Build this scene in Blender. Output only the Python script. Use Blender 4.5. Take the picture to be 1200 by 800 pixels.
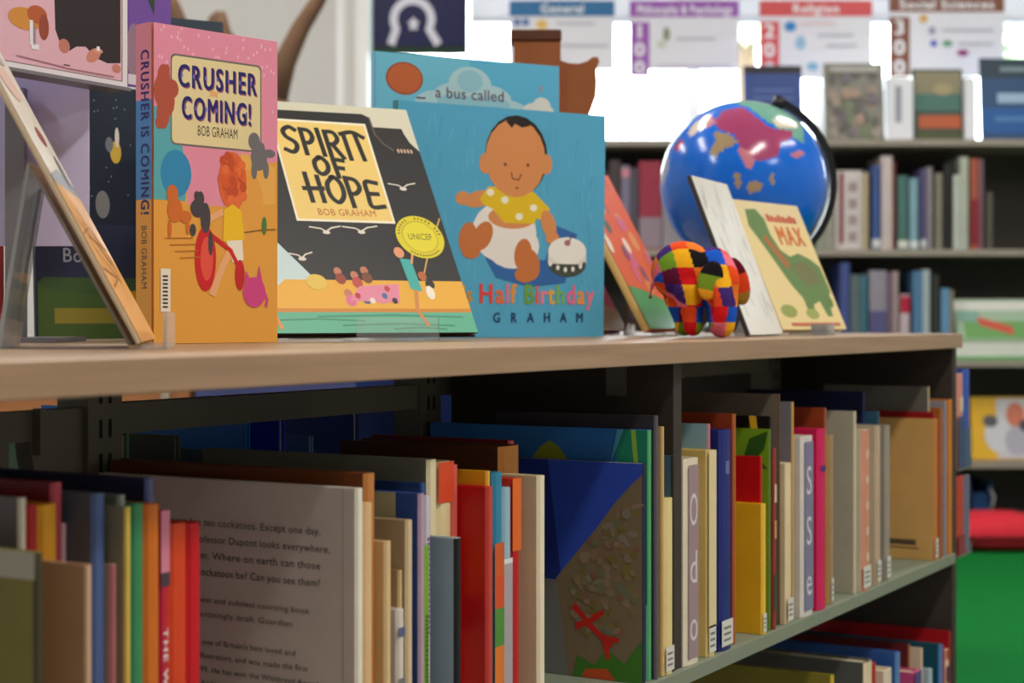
import bpy, bmesh, math, random
from mathutils import Vector, Matrix
random.seed(7)
for o in list(bpy.data.objects):
    bpy.data.objects.remove(o)
SC = bpy.context.scene
COL = SC.collection
# ------------------------------------------------------------------ camera, light, exposure
EYE = 0.70                       # camera height above the carpet
FPX = 1980.0                     # focal length in pixels of a 1200 px wide frame
HORIZON = 372.0
YAW = math.radians(30.3)         # view direction measured from the shelf's long axis (world X)
FWD = Vector((math.cos(YAW), math.sin(YAW), 0))
RGT = Vector((math.sin(YAW), -math.cos(YAW), 0))
UP = Vector((0, 0, 1))
CAMP = Vector((0, 0, EYE))
BROT = YAW - math.pi / 2         # z rotation that makes local x = camera right, local y = forward
cam_d = bpy.data.cameras.new('camera')
cam = bpy.data.objects.new('camera', cam_d)
COL.objects.link(cam)
cam.location = CAMP
cam.rotation_euler = (math.pi / 2, 0, BROT)
cam_d.sensor_width = 36
cam_d.lens = FPX / 1200 * 36
cam_d.shift_y = -(400 - HORIZON) / 1200
cam_d.clip_start = 0.02
cam_d.dof.use_dof = True
cam_d.dof.focus_distance = 1.45
cam_d.dof.aperture_fstop = 7.5
SC.camera = cam

wd = bpy.data.worlds.new('world')
SC.world = wd
wd.use_nodes = True
wd.node_tree.nodes['Background'].inputs[0].default_value = (0.86, 0.94, 1.0, 1)
wd.node_tree.nodes['Background'].inputs[1].default_value = 12.0

CEIL = 2.75
def room(r, f, z):               # a point in the room's own axes (right, forward, height)
    v = RGT * r + FWD * f
    return Vector((v.x, v.y, z))
WARM, COOL_FILL = (1.0, .94, .86), (.90, .97, 1.0)
LAMPS = [(0.86, 0.60, 42, WARM), (-1.6, 2.3, 20, WARM), (2.3, 2.0, 20, WARM), (-0.6, 3.7, 30, WARM), (1.7, 3.8, 32, WARM), (-2.3, 4.2, 22, WARM),
         (2.6, -0.7, 30, COOL_FILL), (-2.3, 0.5, 26, COOL_FILL)]  # added out of view: fill into the shelf front and onto its far-side books
for r, f, e, tint in LAMPS:            # ceiling troffers, then the two added fill lamps
    ld = bpy.data.lights.new('troffer_light', 'AREA')
    ld.shape = 'RECTANGLE'; ld.size = 1.15; ld.size_y = 0.2
    ld.energy = e; ld.color = tint
    lo = bpy.data.objects.new('troffer_light', ld)
    lo.location = room(r, f, CEIL - 0.03)
    COL.objects.link(lo)
vs = SC.view_settings
vs.view_transform = 'Standard'; vs.look = 'None'; vs.gamma = 1.0; vs.use_curve_mapping = False
vs.exposure = 0.0

# ------------------------------------------------------------------ helpers
def lin(c):
    out = []
    for v in c[:3]:
        v = v / 255.0
        out.append(v / 12.92 if v <= 0.04045 else ((v + 0.055) / 1.055) ** 2.4)
    return (*out, 1.0)
_m = {}
def mat(c, rough=0.5, var=0.10, scale=30, bump=0.0, metal=0.0, spec=0.4):
    """plain coloured surface with a little procedural mottling"""
    key = ('m', tuple(c), rough, var, scale, bump, metal, spec)
    if key in _m: return _m[key]
    m = bpy.data.materials.new('surface_%d_%d_%d' % tuple(int(v) for v in c[:3]))
    m.use_nodes = True
    nt = m.node_tree; b = nt.nodes['Principled BSDF']
    L = lin(c)
    b.inputs['Base Color'].default_value = L
    b.inputs['Roughness'].default_value = rough
    b.inputs['Metallic'].default_value = metal
    b.inputs['Specular IOR Level'].default_value = spec
    if var > 0 or bump > 0:
        tc = nt.nodes.new('ShaderNodeTexCoord')
        nz = nt.nodes.new('ShaderNodeTexNoise')
        nz.inputs['Scale'].default_value = scale; nz.inputs['Detail'].default_value = 5
        nt.links.new(tc.outputs['Object'], nz.inputs['Vector'])
        if var > 0:
            mx = nt.nodes.new('ShaderNodeMix'); mx.data_type = 'RGBA'
            mx.inputs[6].default_value = (*[v * (1 - var * 1.6) for v in L[:3]], 1)
            mx.inputs[7].default_value = (*[min(1, v * (1 + var * 1.6)) for v in L[:3]], 1)
            nt.links.new(nz.outputs['Fac'], mx.inputs[0])
            nt.links.new(mx.outputs[2], b.inputs['Base Color'])
        if bump > 0:
            bp = nt.nodes.new('ShaderNodeBump'); bp.inputs['Strength'].default_value = bump
            bp.inputs['Distance'].default_value = 0.002
            nt.links.new(nz.outputs['Fac'], bp.inputs['Height'])
            nt.links.new(bp.outputs['Normal'], b.inputs['Normal'])
    _m[key] = m
    return m
def ink(c, rough=0.45):
    return mat(c, rough, 0.0, spec=0.35)
def page_mat(c=(226, 214, 188)):
    """page block: fine sheet lines"""
    key = ('page', c)
    if key in _m: return _m[key]
    m = bpy.data.materials.new('page_edges'); m.use_nodes = True
    nt = m.node_tree; b = nt.nodes['Principled BSDF']; b.inputs['Roughness'].default_value = 0.8
    tc = nt.nodes.new('ShaderNodeTexCoord'); mp = nt.nodes.new('ShaderNodeMapping')
    mp.inputs['Scale'].default_value = (4, 1400, 4)
    nz = nt.nodes.new('ShaderNodeTexNoise'); nz.inputs['Scale'].default_value = 1.0
    mx = nt.nodes.new('ShaderNodeMix'); mx.data_type = 'RGBA'
    L = lin(c)
    mx.inputs[6].default_value = (L[0] * .6, L[1] * .6, L[2] * .55, 1); mx.inputs[7].default_value = L
    nt.links.new(tc.outputs['Object'], mp.inputs['Vector']); nt.links.new(mp.outputs[0], nz.inputs['Vector'])
    nt.links.new(nz.outputs['Fac'], mx.inputs[0]); nt.links.new(mx.outputs[2], b.inputs['Base Color'])
    _m[key] = m
    return m
def clear_mat(name, tint=(1, 1, 1), gloss=0.10, ior=1.49):
    m = bpy.data.materials.new(name); m.use_nodes = True
    nt = m.node_tree; nt.nodes.remove(nt.nodes['Principled BSDF'])
    out = nt.nodes['Material Output']
    tr = nt.nodes.new('ShaderNodeBsdfTransparent'); tr.inputs[0].default_value = (*tint, 1)
    gl = nt.nodes.new('ShaderNodeBsdfGlossy'); gl.inputs['Roughness'].default_value = 0.05
    df = nt.nodes.new('ShaderNodeBsdfDiffuse'); df.inputs[0].default_value = (.9, .93, .95, 1)
    fr = nt.nodes.new('ShaderNodeFresnel'); fr.inputs[0].default_value = ior
    a = nt.nodes.new('ShaderNodeMixShader'); c = nt.nodes.new('ShaderNodeMixShader')
    nt.links.new(fr.outputs[0], a.inputs[0]); nt.links.new(tr.outputs[0], a.inputs[1]); nt.links.new(gl.outputs[0], a.inputs[2])
    c.inputs[0].default_value = gloss
    nt.links.new(a.outputs[0], c.inputs[1]); nt.links.new(df.outputs[0], c.inputs[2])
    nt.links.new(c.outputs[0], out.inputs[0])
    return m

def ray(px, py):
    return FWD + RGT * ((px - 600) / FPX) + UP * ((HORIZON - py) / FPX)
def at_f(px, py, f): return CAMP + ray(px, py) * f
def at_y(px, py, Y):
    d = ray(px, py); return CAMP + d * (Y / d.y)
def at_z(px, py, z):
    d = ray(px, py); return CAMP + d * ((z - EYE) / d.z)
def yx(px):                      # Y / X along the vertical plane of an image column
    d = ray(px, HORIZON); return d.y / d.x

def empty(name, loc=(0, 0, 0), rot=(0, 0, 0), label=None, cat=None, group=None):
    o = bpy.data.objects.new(name, None); o.empty_display_size = 0.02
    COL.objects.link(o); o.location = loc; o.rotation_euler = rot
    tag(o, label, cat, group)
    return o
def tag(o, label=None, cat=None, group=None, kind=None):
    if label: o['label'] = label
    if cat: o['category'] = cat
    if group: o['group'] = group
    if kind: o['kind'] = kind
    return o
def link(name, me, mats=None, parent=None, smooth=False):
    if mats is not None:
        for m in (mats if isinstance(mats, (list, tuple)) else [mats]): me.materials.append(m)
    if smooth:
        for p in me.polygons: p.use_smooth = True
    o = bpy.data.objects.new(name, me); COL.objects.link(o)
    if parent: o.parent = parent
    return o
class MB:
    """collects geometry for ONE mesh"""
    def __init__(s): s.bm = bmesh.new()
    def box(s, x0, x1, y0, y1, z0, z1, mi=0, M=None):
        vs = [s.bm.verts.new((x, y, z)) for z in (z0, z1) for y in (y0, y1) for x in (x0, x1)]
        for f in ((0, 2, 3, 1), (4, 5, 7, 6), (0, 1, 5, 4), (2, 6, 7, 3), (0, 4, 6, 2), (1, 3, 7, 5)):
            fc = s.bm.faces.new([vs[i] for i in f]); fc.material_index = mi
        if M is not None: bmesh.ops.transform(s.bm, matrix=M, verts=vs)
        return vs
    def prism(s, pts, z0, z1, mi=0, axis='z', side_mi=None):
        """pts: 2-d outline extruded along an axis"""
        def P(a, b, c): return (a, b, c) if axis == 'z' else ((a, c, b) if axis == 'y' else (c, a, b))
        A = [s.bm.verts.new(P(a, b, z0)) for a, b in pts]; B = [s.bm.verts.new(P(a, b, z1)) for a, b in pts]
        n = len(pts)
        fs = [s.bm.faces.new(A[::-1]), s.bm.faces.new(B)]
        for i in range(n):
            fs.append(s.bm.faces.new((A[i], A[(i + 1) % n], B[(i + 1) % n], B[i])))
        for k, f in enumerate(fs):
            f.material_index = mi if (k < 2 or side_mi is None) else (side_mi[k - 2] if isinstance(side_mi, list) else side_mi)
        return A + B
    def tube(s, pts, rad, seg=10, mi=0, caps=True):
        pts = [Vector(p) for p in pts]
        rads = rad if isinstance(rad, (list, tuple)) else [rad] * len(pts)
        rings = []
        ref = Vector((0, 0, 1))
        for i, p in enumerate(pts):
            t = (pts[min(i + 1, len(pts) - 1)] - pts[max(i - 1, 0)]).normalized()
            if abs(t.dot(ref)) > .95: ref = Vector((1, 0, 0)) if abs(t.x) < .9 else Vector((0, 1, 0))
            a = t.cross(ref).normalized(); b = t.cross(a)
            rings.append([s.bm.verts.new(p + (a * math.cos(q) + b * math.sin(q)) * rads[i]) for q in [2 * math.pi * k / seg for k in range(seg)]])
        for i in range(len(rings) - 1):
            for k in range(seg):
                f = s.bm.faces.new((rings[i][k], rings[i][(k + 1) % seg], rings[i + 1][(k + 1) % seg], rings[i + 1][k])); f.material_index = mi; f.smooth = True
        if caps:
            s.bm.faces.new(rings[0][::-1]).material_index = mi; s.bm.faces.new(rings[-1]).material_index = mi
    def lathe(s, prof, seg=32, mi=0, c=(0, 0, 0)):
        rings = []
        for r, z in prof:
            rings.append([s.bm.verts.new((c[0] + r * math.cos(2 * math.pi * k / seg), c[1] + r * math.sin(2 * math.pi * k / seg), c[2] + z)) for k in range(seg)])
        for i in range(len(rings) - 1):
            for k in range(seg):
                f = s.bm.faces.new((rings[i][k], rings[i][(k + 1) % seg], rings[i + 1][(k + 1) % seg], rings[i + 1][k])); f.material_index = mi; f.smooth = True
        s.bm.faces.new(rings[0][::-1]).material_index = mi; s.bm.faces.new(rings[-1]).material_index = mi
    def bevel(s, w, seg=1):
        bmesh.ops.bevel(s.bm, geom=s.bm.edges[:], offset=w, segments=seg, affect='EDGES', profile=.5)
    def build(s, name, mats, parent=None, smooth=False, fix=True):
        if fix: bmesh.ops.recalc_face_normals(s.bm, faces=s.bm.faces[:])
        me = bpy.data.meshes.new(name); s.bm.to_mesh(me); s.bm.free()
        return link(name, me, mats, parent, smooth)

# glyph outlines of Blender's built-in font, made once
GLY = {}
def make_glyphs():
    chars = "ABCDEFGHIJKLMNOPQRSTUVWXYZabcdefghijklmnopqrstuvwxyz0123456789!?.,'&-"
    tmp = []
    def mk(body, off):
        cu = bpy.data.curves.new('glyph', 'FONT'); cu.body = body; cu.size = 1; cu.offset = off; cu.resolution_u = 3
        o = bpy.data.objects.new('glyph', cu); COL.objects.link(o); tmp.append(o); return o
    ref = mk('HH', 0)
    objs = {(c, 0): mk(c, 0) for c in chars}
    wid = {c: mk('H' + c + 'H', 0) for c in chars}
    bpy.context.view_layer.update()
    dg = bpy.context.evaluated_depsgraph_get()
    w0 = ref.dimensions.x
    for (c, b), o in objs.items():
        me = o.evaluated_get(dg).to_mesh()
        GLY[(c, b)] = ([(v.co.x, v.co.y) for v in me.vertices], [tuple(p.vertices) for p in me.polygons], wid[c].dimensions.x - w0)
        o.evaluated_get(dg).to_mesh_clear()
    for o in tmp:
        cu = o.data; bpy.data.objects.remove(o); bpy.data.curves.remove(cu)
make_glyphs()

class Print:
    """flat printed artwork: coloured outlines in cover coordinates (metres or any unit * scale)"""
    def __init__(s, sx=1.0, sy=1.0):
        s.sx, s.sy = sx, sy; s.V = []; s.F = []; s.M = []; s.cols = []; s.lay = 0; s.held = False
    def hold(s, on=True):            # following pieces share one layer
        s.held = False; s.nl(); s.held = on
    def nl(s):
        s.lay += .25 if s.held else 1
    def ci(s, c):
        c = tuple(c)
        if c not in s.cols: s.cols.append(c)
        return s.cols.index(c)
    def poly(s, pts, c, keep=False):
        if not keep: s.nl()
        n = len(s.V)
        s.V += [(p[0] * s.sx, p[1] * s.sy, s.lay) for p in pts]
        s.F.append(tuple(range(n, n + len(pts)))); s.M.append(s.ci(c))
    def rect(s, x0, y0, x1, y1, c): s.poly([(x0, y0), (x1, y0), (x1, y1), (x0, y1)], c)
    def rrect(s, x0, y0, x1, y1, r, c, ry=None):
        ry = ry or r * s.sx / s.sy
        pts = []
        for cx, cy, a0 in ((x1 - r, y1 - ry, 0), (x0 + r, y1 - ry, 90), (x0 + r, y0 + ry, 180), (x1 - r, y0 + ry, 270)):
            for k in range(5):
                a = math.radians(a0 + k * 22.5); pts.append((cx + r * math.cos(a), cy + ry * math.sin(a)))
        s.poly(pts, c)
    def ell(s, cx, cy, rx, ry, c, rot=0, n=20, a0=0, a1=360):
        pts = []
        for k in range(n + (0 if a1 - a0 == 360 else 1)):
            a = math.radians(a0 + (a1 - a0) * k / n); x, y = rx * math.cos(a), ry * math.sin(a)
            q = math.radians(rot)
            pts.append((cx + (x * math.cos(q) * s.sx - y * math.sin(q) * s.sy) / s.sx, cy + (x * math.sin(q) * s.sx + y * math.cos(q) * s.sy) / s.sy))
        s.poly(pts, c)
    def stroke(s, pts, w, c, w1=None, curve=False):
        if curve and len(pts) > 2:
            Q = [Vector(q) for q in pts]; E = [Q[0] * 2 - Q[1]] + Q + [Q[-1] * 2 - Q[-2]]; pts = []
            for i in range(1, len(E) - 2):
                for k in range(5):
                    t = k / 5
                    pts.append(.5 * ((2 * E[i]) + (E[i + 1] - E[i - 1]) * t + (2 * E[i - 1] - 5 * E[i] + 4 * E[i + 1] - E[i + 2]) * t * t + (3 * E[i] - E[i - 1] - 3 * E[i + 1] + E[i + 2]) * t ** 3))
            pts.append(Q[-1])
        P = [Vector((p[0] * s.sx, p[1] * s.sy)) for p in pts]
        w1 = w if w1 is None else w1
        s.nl()
        Lp, Rp = [], []
        for i, p in enumerate(P):
            t = (P[min(i + 1, len(P) - 1)] - P[max(i - 1, 0)])
            if t.length == 0: t = Vector((1, 0))
            t.normalize(); nrm = Vector((-t.y, t.x)); hw = (w + (w1 - w) * i / max(1, len(P) - 1)) / 2
            if i == 0: p = p - t * hw * .6
            if i == len(P) - 1: p = p + t * hw * .6
            Lp.append(p + nrm * hw); Rp.append(p - nrm * hw)
        for i in range(len(P) - 1):
            n = len(s.V)
            s.V += [(*q, s.lay) for q in (Lp[i], Rp[i], Rp[i + 1], Lp[i + 1])]
            s.F.append((n, n + 1, n + 2, n + 3)); s.M.append(s.ci(c))
    def text(s, t, x, y, size, c, width=None, rot=0, bold=0, align='l', shear=0, jit=0, tight=None):
        """size: cap height in metres*; x, y in cover units; width: total width in cover units"""
        k = size / 0.69
        total = sum((GLY[(ch, 0)][2] if ch != ' ' else .28) for ch in t)
        kx = k if width is None else width * s.sx / total
        if bold: s.lay += 1
        cx = {'l': 0, 'c': -total / 2, 'r': -total}[align]
        s.nl()
        q = math.radians(rot); cq, sq = math.cos(q), math.sin(q)
        cols = c if isinstance(c, list) else [c]
        tg = tight or (.86 if bold else .95)
        i = 0
        for ch in t:
            if ch == ' ': cx += .28; continue
            vv, ff, w = GLY[(ch, 0)]
            dy = random.uniform(-jit, jit) * size
            ci = s.ci(cols[i % len(cols)])
            for rep, (ox, oy) in enumerate(((0, 0), (-.028, .012), (.028, -.012), (-.02, -.016), (.02, .016)) if bold else ((0, 0),)):
                n = len(s.V)
                for a, b in vv:
                    lx, ly = (cx + ox + (a - w / 2) * tg + w / 2) * kx + shear * b * k, (b + oy) * k + dy
                    s.V.append((x * s.sx + lx * cq - ly * sq, y * s.sy + lx * sq + ly * cq, s.lay + rep * .25))
                for f in ff: s.F.append(tuple(v + n for v in f)); s.M.append(ci)
            cx += w; i += 1
    def build(s, name, parent, fn, eps=0.00004, base=0.00012, rough=.4):
        """fn(u, v, lift) -> local position on the printed surface"""
        eps = min(eps, .0006 / max(1, s.lay)) if eps < .0001 else eps
        me = bpy.data.meshes.new(name)
        me.from_pydata([fn(u, v, base + l * eps) for u, v, l in s.V], [], s.F)
        for c in s.cols: me.materials.append(ink(c, rough))
        me.polygons.foreach_set('material_index', s.M)
        return link(name, me, None, parent)

# ------------------------------------------------------------------ books
def book_meshes(W, H, T, cover, spine=None, hard=True, page=(226, 214, 188), parent=None, rough=.42, over=None):
    """spine at x = 0 facing -x, front cover at y = 0 facing -y, back cover at y = T, standing on z = 0"""
    ct = min(.0022 if hard else .0007, T * .25)
    sq = .003 if hard else 0.0004
    bul = min(.0022, T * .15) if hard else 0.0003
    out = [(W, 0), (W, ct), (ct * 1.3, ct), (ct * 1.3, T - ct), (W, T - ct), (W, T), (.0012, T), (-bul * .7, T * .8), (-bul, T * .5), (-bul * .7, T * .2), (.0012, 0)]
    mb = MB()
    spine = spine or cover
    n = len(out)
    side = [0] * n
    for k in (6, 7, 8, 9): side[k] = 1
    mb.prism(out, 0, H, 0, side_mi=side)
    mats = [mat(cover, rough, .08, 25), mat(spine, rough, .08, 25)]
    c = mb.build('cover', mats, parent)
    pb = MB(); pb.box(ct * 1.3, W - sq, ct, T - ct, sq, H - sq)
    p = pb.build('pages', page_mat(page), parent)
    return c, p
def on_front(W, H, T): return lambda u, v, e: (u, -e, v)
def on_back(W, H, T): return lambda u, v, e: (W - u, T + e, v)
def on_spine(W, H, T):
    return lambda u, v, e: (-min(.0022, T * .15) - e, T - u, v)
# ------------------------------------------------------------------ the room
FW = 5.62                        # back wall, measured forward from the camera
def rx(px, f): return (px - 600) / FPX * f
def rz(py, f): return EYE + (HORIZON - py) / FPX * f
R0, R1, F0 = -3.2, 3.4, -2.2
def rbuild(mb, name, mats, parent=None, kind='structure'):
    o = mb.build(name, mats, parent)
    if parent is None: o.rotation_euler = (0, 0, BROT)
    if kind and parent is None: o['kind'] = kind
    return o
WALLM = mat((206, 205, 203), .85, .03, 6)
TRIMM = mat((236, 236, 236), .5, .02, 8)
carpet = mat((12, 112, 46), .95, .22, 260, bump=.6, spec=.1)
mb = MB(); mb.box(R0, R1, F0, FW, -.05, 0); rbuild(mb, 'floor', mat((150, 148, 146), .95, .1, 200, bump=.4, spec=.1))
mb = MB(); mb.box(.72, 3.2, 2.5, 5.22, 0.0002, .006); rg = rbuild(mb, 'area_rug', carpet, kind=None); tag(rg, 'large bright green carpet area before the far bookcase', 'rug')
mb = MB(); mb.box(R0, R1, F0, FW, CEIL, CEIL + .05); rbuild(mb, 'ceiling', mat((232, 230, 226), .9, .02, 5))
mb = MB(); mb.box(R0 - .1, R0, F0, FW + .1, 0, CEIL); rbuild(mb, 'wall_left', WALLM)
mb = MB(); mb.box(R1, R1 + .1, F0, FW + .1, 0, CEIL); rbuild(mb, 'wall_right', mat((176, 172, 168), .85, .05, 4))
mb = MB(); mb.box(R0, R1, F0 - .1, F0, 0, CEIL); rbuild(mb, 'wall_front', mat((176, 172, 168), .85, .05, 4))
WX0, WX1, WZ0, WZ1 = rx(436, FW), 2.75, 1.24, 2.35
mb = MB()
mb.box(R0, WX0, FW, FW + .1, 0, CEIL); mb.box(WX1, R1, FW, FW + .1, 0, CEIL)
mb.box(WX0, WX1, FW, FW + .1, 0, WZ0); mb.box(WX0, WX1, FW, FW + .1, WZ1, CEIL)
rbuild(mb, 'wall_back', WALLM)
mb = MB(); mb.box(rx(394, 5.5), rx(431, 5.5), 5.5, FW, 0, CEIL); rbuild(mb, 'trim_1', TRIMM)   # pale pilaster beside the window
mb = MB(); mb.box(rx(404, 5.49), rx(414, 5.49), 5.488, 5.5, 0, CEIL); rbuild(mb, 'trim_2', mat((200, 198, 194), .6, .02))
# window with separate panes
win = empty('window_1', (0, 0, 0), (0, 0, BROT)); win['kind'] = 'structure'
fr = MB()
fr.box(WX0, WX1, FW + .02, FW + .08, WZ0, WZ0 + .03); fr.box(WX0, WX1, FW + .02, FW + .08, WZ1 - .05, WZ1)
muls = [WX0, rx(656, FW), rx(806, FW), rx(958, FW), rx(1112, FW), rx(1262, FW), WX1 - .05]
for a in muls: fr.box(a, a + .045, FW + .02, FW + .08, WZ0, WZ1)
fr.build('window_frame', TRIMM, win)
GLASS = clear_mat('window_glass', (.97, .99, .98), 0.0, 1.2)
for a, b in zip(muls[:-1], muls[1:]):
    g = MB(); g.box(a + .045, b, FW + .048, FW + .053, WZ0 + .03, WZ1 - .05); g.build('pane', GLASS, win)
# trees in the grounds outside, faint in the glare
def leafy(name, c, r, seed, label):
    rnd = random.Random(seed)
    t = empty(name, room(c[0], c[1], 0), (0, 0, 0), label, 'tree')
    m = MB(); m.tube([(0, 0, 0), (.05, 0, c[2] * .5), (0, .05, c[2])], [.14, .1, .06]); m.build('trunk', mat((96, 78, 60), .9), t)
    m = MB()
    for k in range(420):
        d = Vector((rnd.gauss(0, 1), rnd.gauss(0, 1), rnd.gauss(0, 1))).normalized() * (r * rnd.uniform(.55, 1))
        p = Vector((d.x, d.y, c[2] + d.z * .8))
        M = Matrix.Translation(p) @ Matrix.Rotation(rnd.uniform(0, 6.28), 4, Vector((rnd.gauss(0, 1), rnd.gauss(0, 1), rnd.gauss(0, 1))).normalized())
        q = .11
        vs = [m.bm.verts.new(M @ Vector(w)) for w in ((-q, 0, 0), (0, -q * .5, .02), (q, 0, 0), (0, q * .5, .02))]
        m.bm.faces.new(vs)
    f = m.build('foliage', mat((190, 206, 176), .8, .1, 4), t, fix=False); f['kind'] = 'stuff'
leafy('garden_tree', (3.62, 12, 2.75), .35, 3, 'pale green tree outside the right end of the window')
leafy('garden_tree', (1.70, 12, 2.85), .25, 5, 'faint green tree outside between the purple and red signs')
# roller blind drawn most of the way up
BLZ = rz(19, 5.57)
bl = empty('roller_blind', (0, 0, 0), (0, 0, BROT), 'white roller blind drawn half up across the bright window', 'blind')
bm_ = bpy.data.materials.new('blind_cloth'); bm_.use_nodes = True
nt = bm_.node_tree; b_ = nt.nodes['Principled BSDF']; b_.inputs['Base Color'].default_value = lin((225, 224, 228)); b_.inputs['Roughness'].default_value = .9
tl = nt.nodes.new('ShaderNodeBsdfTranslucent'); tl.inputs[0].default_value = (.75, .76, .8, 1)
mxs = nt.nodes.new('ShaderNodeMixShader'); mxs.inputs[0].default_value = .22
nt.links.new(b_.outputs[0], mxs.inputs[1]); nt.links.new(tl.outputs[0], mxs.inputs[2]); nt.links.new(mxs.outputs[0], nt.nodes['Material Output'].inputs[0])
m = MB(); m.box(rx(551, 5.58), WX1 - .02, 5.585, 5.588, BLZ, WZ1 + .05); m.build('cloth', bm_, bl)
m = MB(); m.box(rx(551, 5.58), WX1 - .02, 5.578, 5.594, BLZ - .02, BLZ); m.build('bottom_bar', mat((214, 220, 235), .5, .02), bl)
m = MB(); m.tube([(rx(551, 5.58), 5.59, WZ1 + .07), (WX1 - .02, 5.59, WZ1 + .07)], .03); m.build('roller_tube', TRIMM, bl)
# ceiling light fittings, the last two housing the added fill lamps (the lamps themselves are at the top of the script)
LWORDS = ['over the aisle in front of the low shelf', 'above the left end of the low shelf', 'over the aisle near the right hand wall',
          'behind the low shelf left of the window', 'before the far bookcase', 'near the left wall with the bare tree', 'added unseen as fill in the corner behind the camera on the right', 'added unseen as fill near the left wall beside the camera']
for (r, f, e, tint), w in zip(LAMPS, LWORDS):
    t = empty('ceiling_light', room(r, f, CEIL), (0, 0, 0), 'white ceiling light fitting ' + w, 'ceiling light', 'ceiling light fittings')
    m = MB()
    for a in ((-.62, -.585, -.17, .17), (.585, .62, -.17, .17), (-.62, .62, -.17, -.145), (-.62, .62, .145, .17)): m.box(a[0], a[1], a[2], a[3], -.06, 0)
    m.build('frame', TRIMM, t)
    m = MB(); m.box(-.585, .585, -.145, .145, -.012, 0); m.build('reflector', mat((240, 240, 238), .4, .0), t)

# ------------------------------------------------------------------ headings taped to the window
def sign(px0, px1, py0, py1, head, headh, word, num, strip, label, tx, blobs, numlow=0):
    f = 5.572
    W = rx(px1, f) - rx(px0, f); H = rz(py0, f) - rz(py1, f)
    t = empty('heading_sign', room(rx(px0, f), f, rz(py1, f)), (0, 0, BROT), label, 'sign', 'subject heading signs')
    m = MB(); m.box(0, W, 0, .003, 0, H); m.build('card', mat((226, 226, 236), .7, .02), t)
    k = W / (px1 - px0)                               # metres per photo pixel
    P = Print(k, k)
    h = py1 - py0
    P.rect(0, h - headh, px1 - px0, h - 1, head)
    P.text(word, (px1 - px0) / 2, h - headh + 4, 10 * k, (236, 238, 244), align='c', width=tx, bold=1)
    if strip:
        P.rect(0, -numlow, strip, h - headh - 6, head)
        n = len(num); sh = (h - headh - 6 + numlow)
        for i, ch in enumerate(num):
            P.text(ch, strip / 2, -numlow + sh - (i + 1) * sh / n + 3, sh / n * .72 * k, (236, 236, 242), align='c', width=strip * .62, bold=1)
    for b in blobs:
        if b[0] == 'e': P.ell(b[1], h - b[2], b[3], b[4], b[5])
        else: P.rect(b[1], h - b[2] - b[4], b[1] + b[3], h - b[2], b[5])
    P.build('print', t, lambda u, v, e: (u, -e, v), eps=.0002, base=.0006)
G = (188, 188, 202)
sign(597, 720, 0, 82, (52, 112, 164), 19, 'General', '', 0, 'white heading sign with blue General band behind the brown wooden ornament', 52,
     [('r', 5, 22, 8, 8, (90, 120, 180)), ('r', 15, 22, 8, 8, (90, 120, 180)), ('e', 38, 29, 7, 6, (226, 190, 110)), ('r', 55, 26, 45, 3, G), ('r', 50, 52, 66, 3, G)])
sign(738, 866, 0, 82, (156, 92, 182), 20, 'Philosophy & Psychology', '100', 23, 'white heading sign with purple band taped to the middle of the window', 112,
     [('e', 43, 40, 4, 8, (140, 146, 120)), ('e', 37, 52, 5, 5, (206, 206, 190)), ('r', 54, 44, 46, 3, G), ('r', 30, 76, 90, 3, (208, 198, 224))], numlow=8)
sign(890, 1022, 0, 92, (214, 82, 88), 19, 'Religion', '200', 23, 'white heading sign with red band above the dark blue display book', 56,
     [('e', 36, 31, 7, 6, (52, 136, 206)), ('e', 48, 50, 6, 8, (150, 190, 222)), ('e', 62, 78, 7, 5, (130, 176, 210)), ('r', 48, 26, 40, 3, (230, 200, 210)), ('r', 68, 40, 42, 3, G), ('r', 78, 52, 36, 3, G)])
sign(1042, 1177, -4, 90, (130, 78, 58), 18, 'Social Sciences', '300', 24, 'white heading sign with brown band at the right of the window', 112,
     [('e', 40, 26, 5, 5, (214, 170, 90)), ('e', 50, 40, 4, 5, (150, 150, 176)), ('r', 62, 38, 60, 3, G), ('e', 52, 55, 4, 4, (70, 90, 190)), ('e', 68, 55, 6, 4, (110, 160, 130)), ('e', 86, 66, 7, 4, (150, 60, 130)), ('r', 80, 54, 42, 3, G)])
# striped flag with the white headdress
f = 5.56
fx0, fx1 = rx(437, f), rx(548, f); fz0, fz1 = rz(64, f), rz(-18, f)
fl = empty('flag', room(fx0, f, fz0), (0, 0, BROT), 'dark green, black and blue flag with a white headdress emblem', 'flag')
W, H = fx1 - fx0, fz1 - fz0
m = MB()
N = 14
pts = [(W * i / N, .004 * math.sin(i * 1.3)) for i in range(N + 1)]
m.prism([(a, b) for a, b in pts] + [(a, b + .002) for a, b in pts[::-1]], 0, H)
m.build('cloth', mat((20, 60, 40), .8, .06), fl)
P = Print(W, H)
for a, b, c in ((.0, .10, (8, 48, 32)), (.10, .125, (10, 10, 12)), (.125, .82, (10, 14, 70)), (.82, .85, (10, 10, 12)), (.85, 1, (8, 48, 32))):
    P.rect(0, a, 1, b, c)
arch = [(.42 + .2 * math.cos(math.radians(a)), .50 + .27 * math.sin(math.radians(a))) for a in range(-30, 211, 15)]
P.stroke([(.68, .17)] + arch + [(.30 - .1, .17)], .026, (214, 214, 228))
for k in range(5):
    a = math.radians(90 + 72 * k)
    P.ell(.43 + .022 * math.cos(a), .43 + .045 * math.sin(a), .022, .05, (214, 214, 228), rot=72 * k)
P.build('print', fl, lambda u, v, e: (u, -e - .0045, v), eps=.0002, base=.001)

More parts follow.
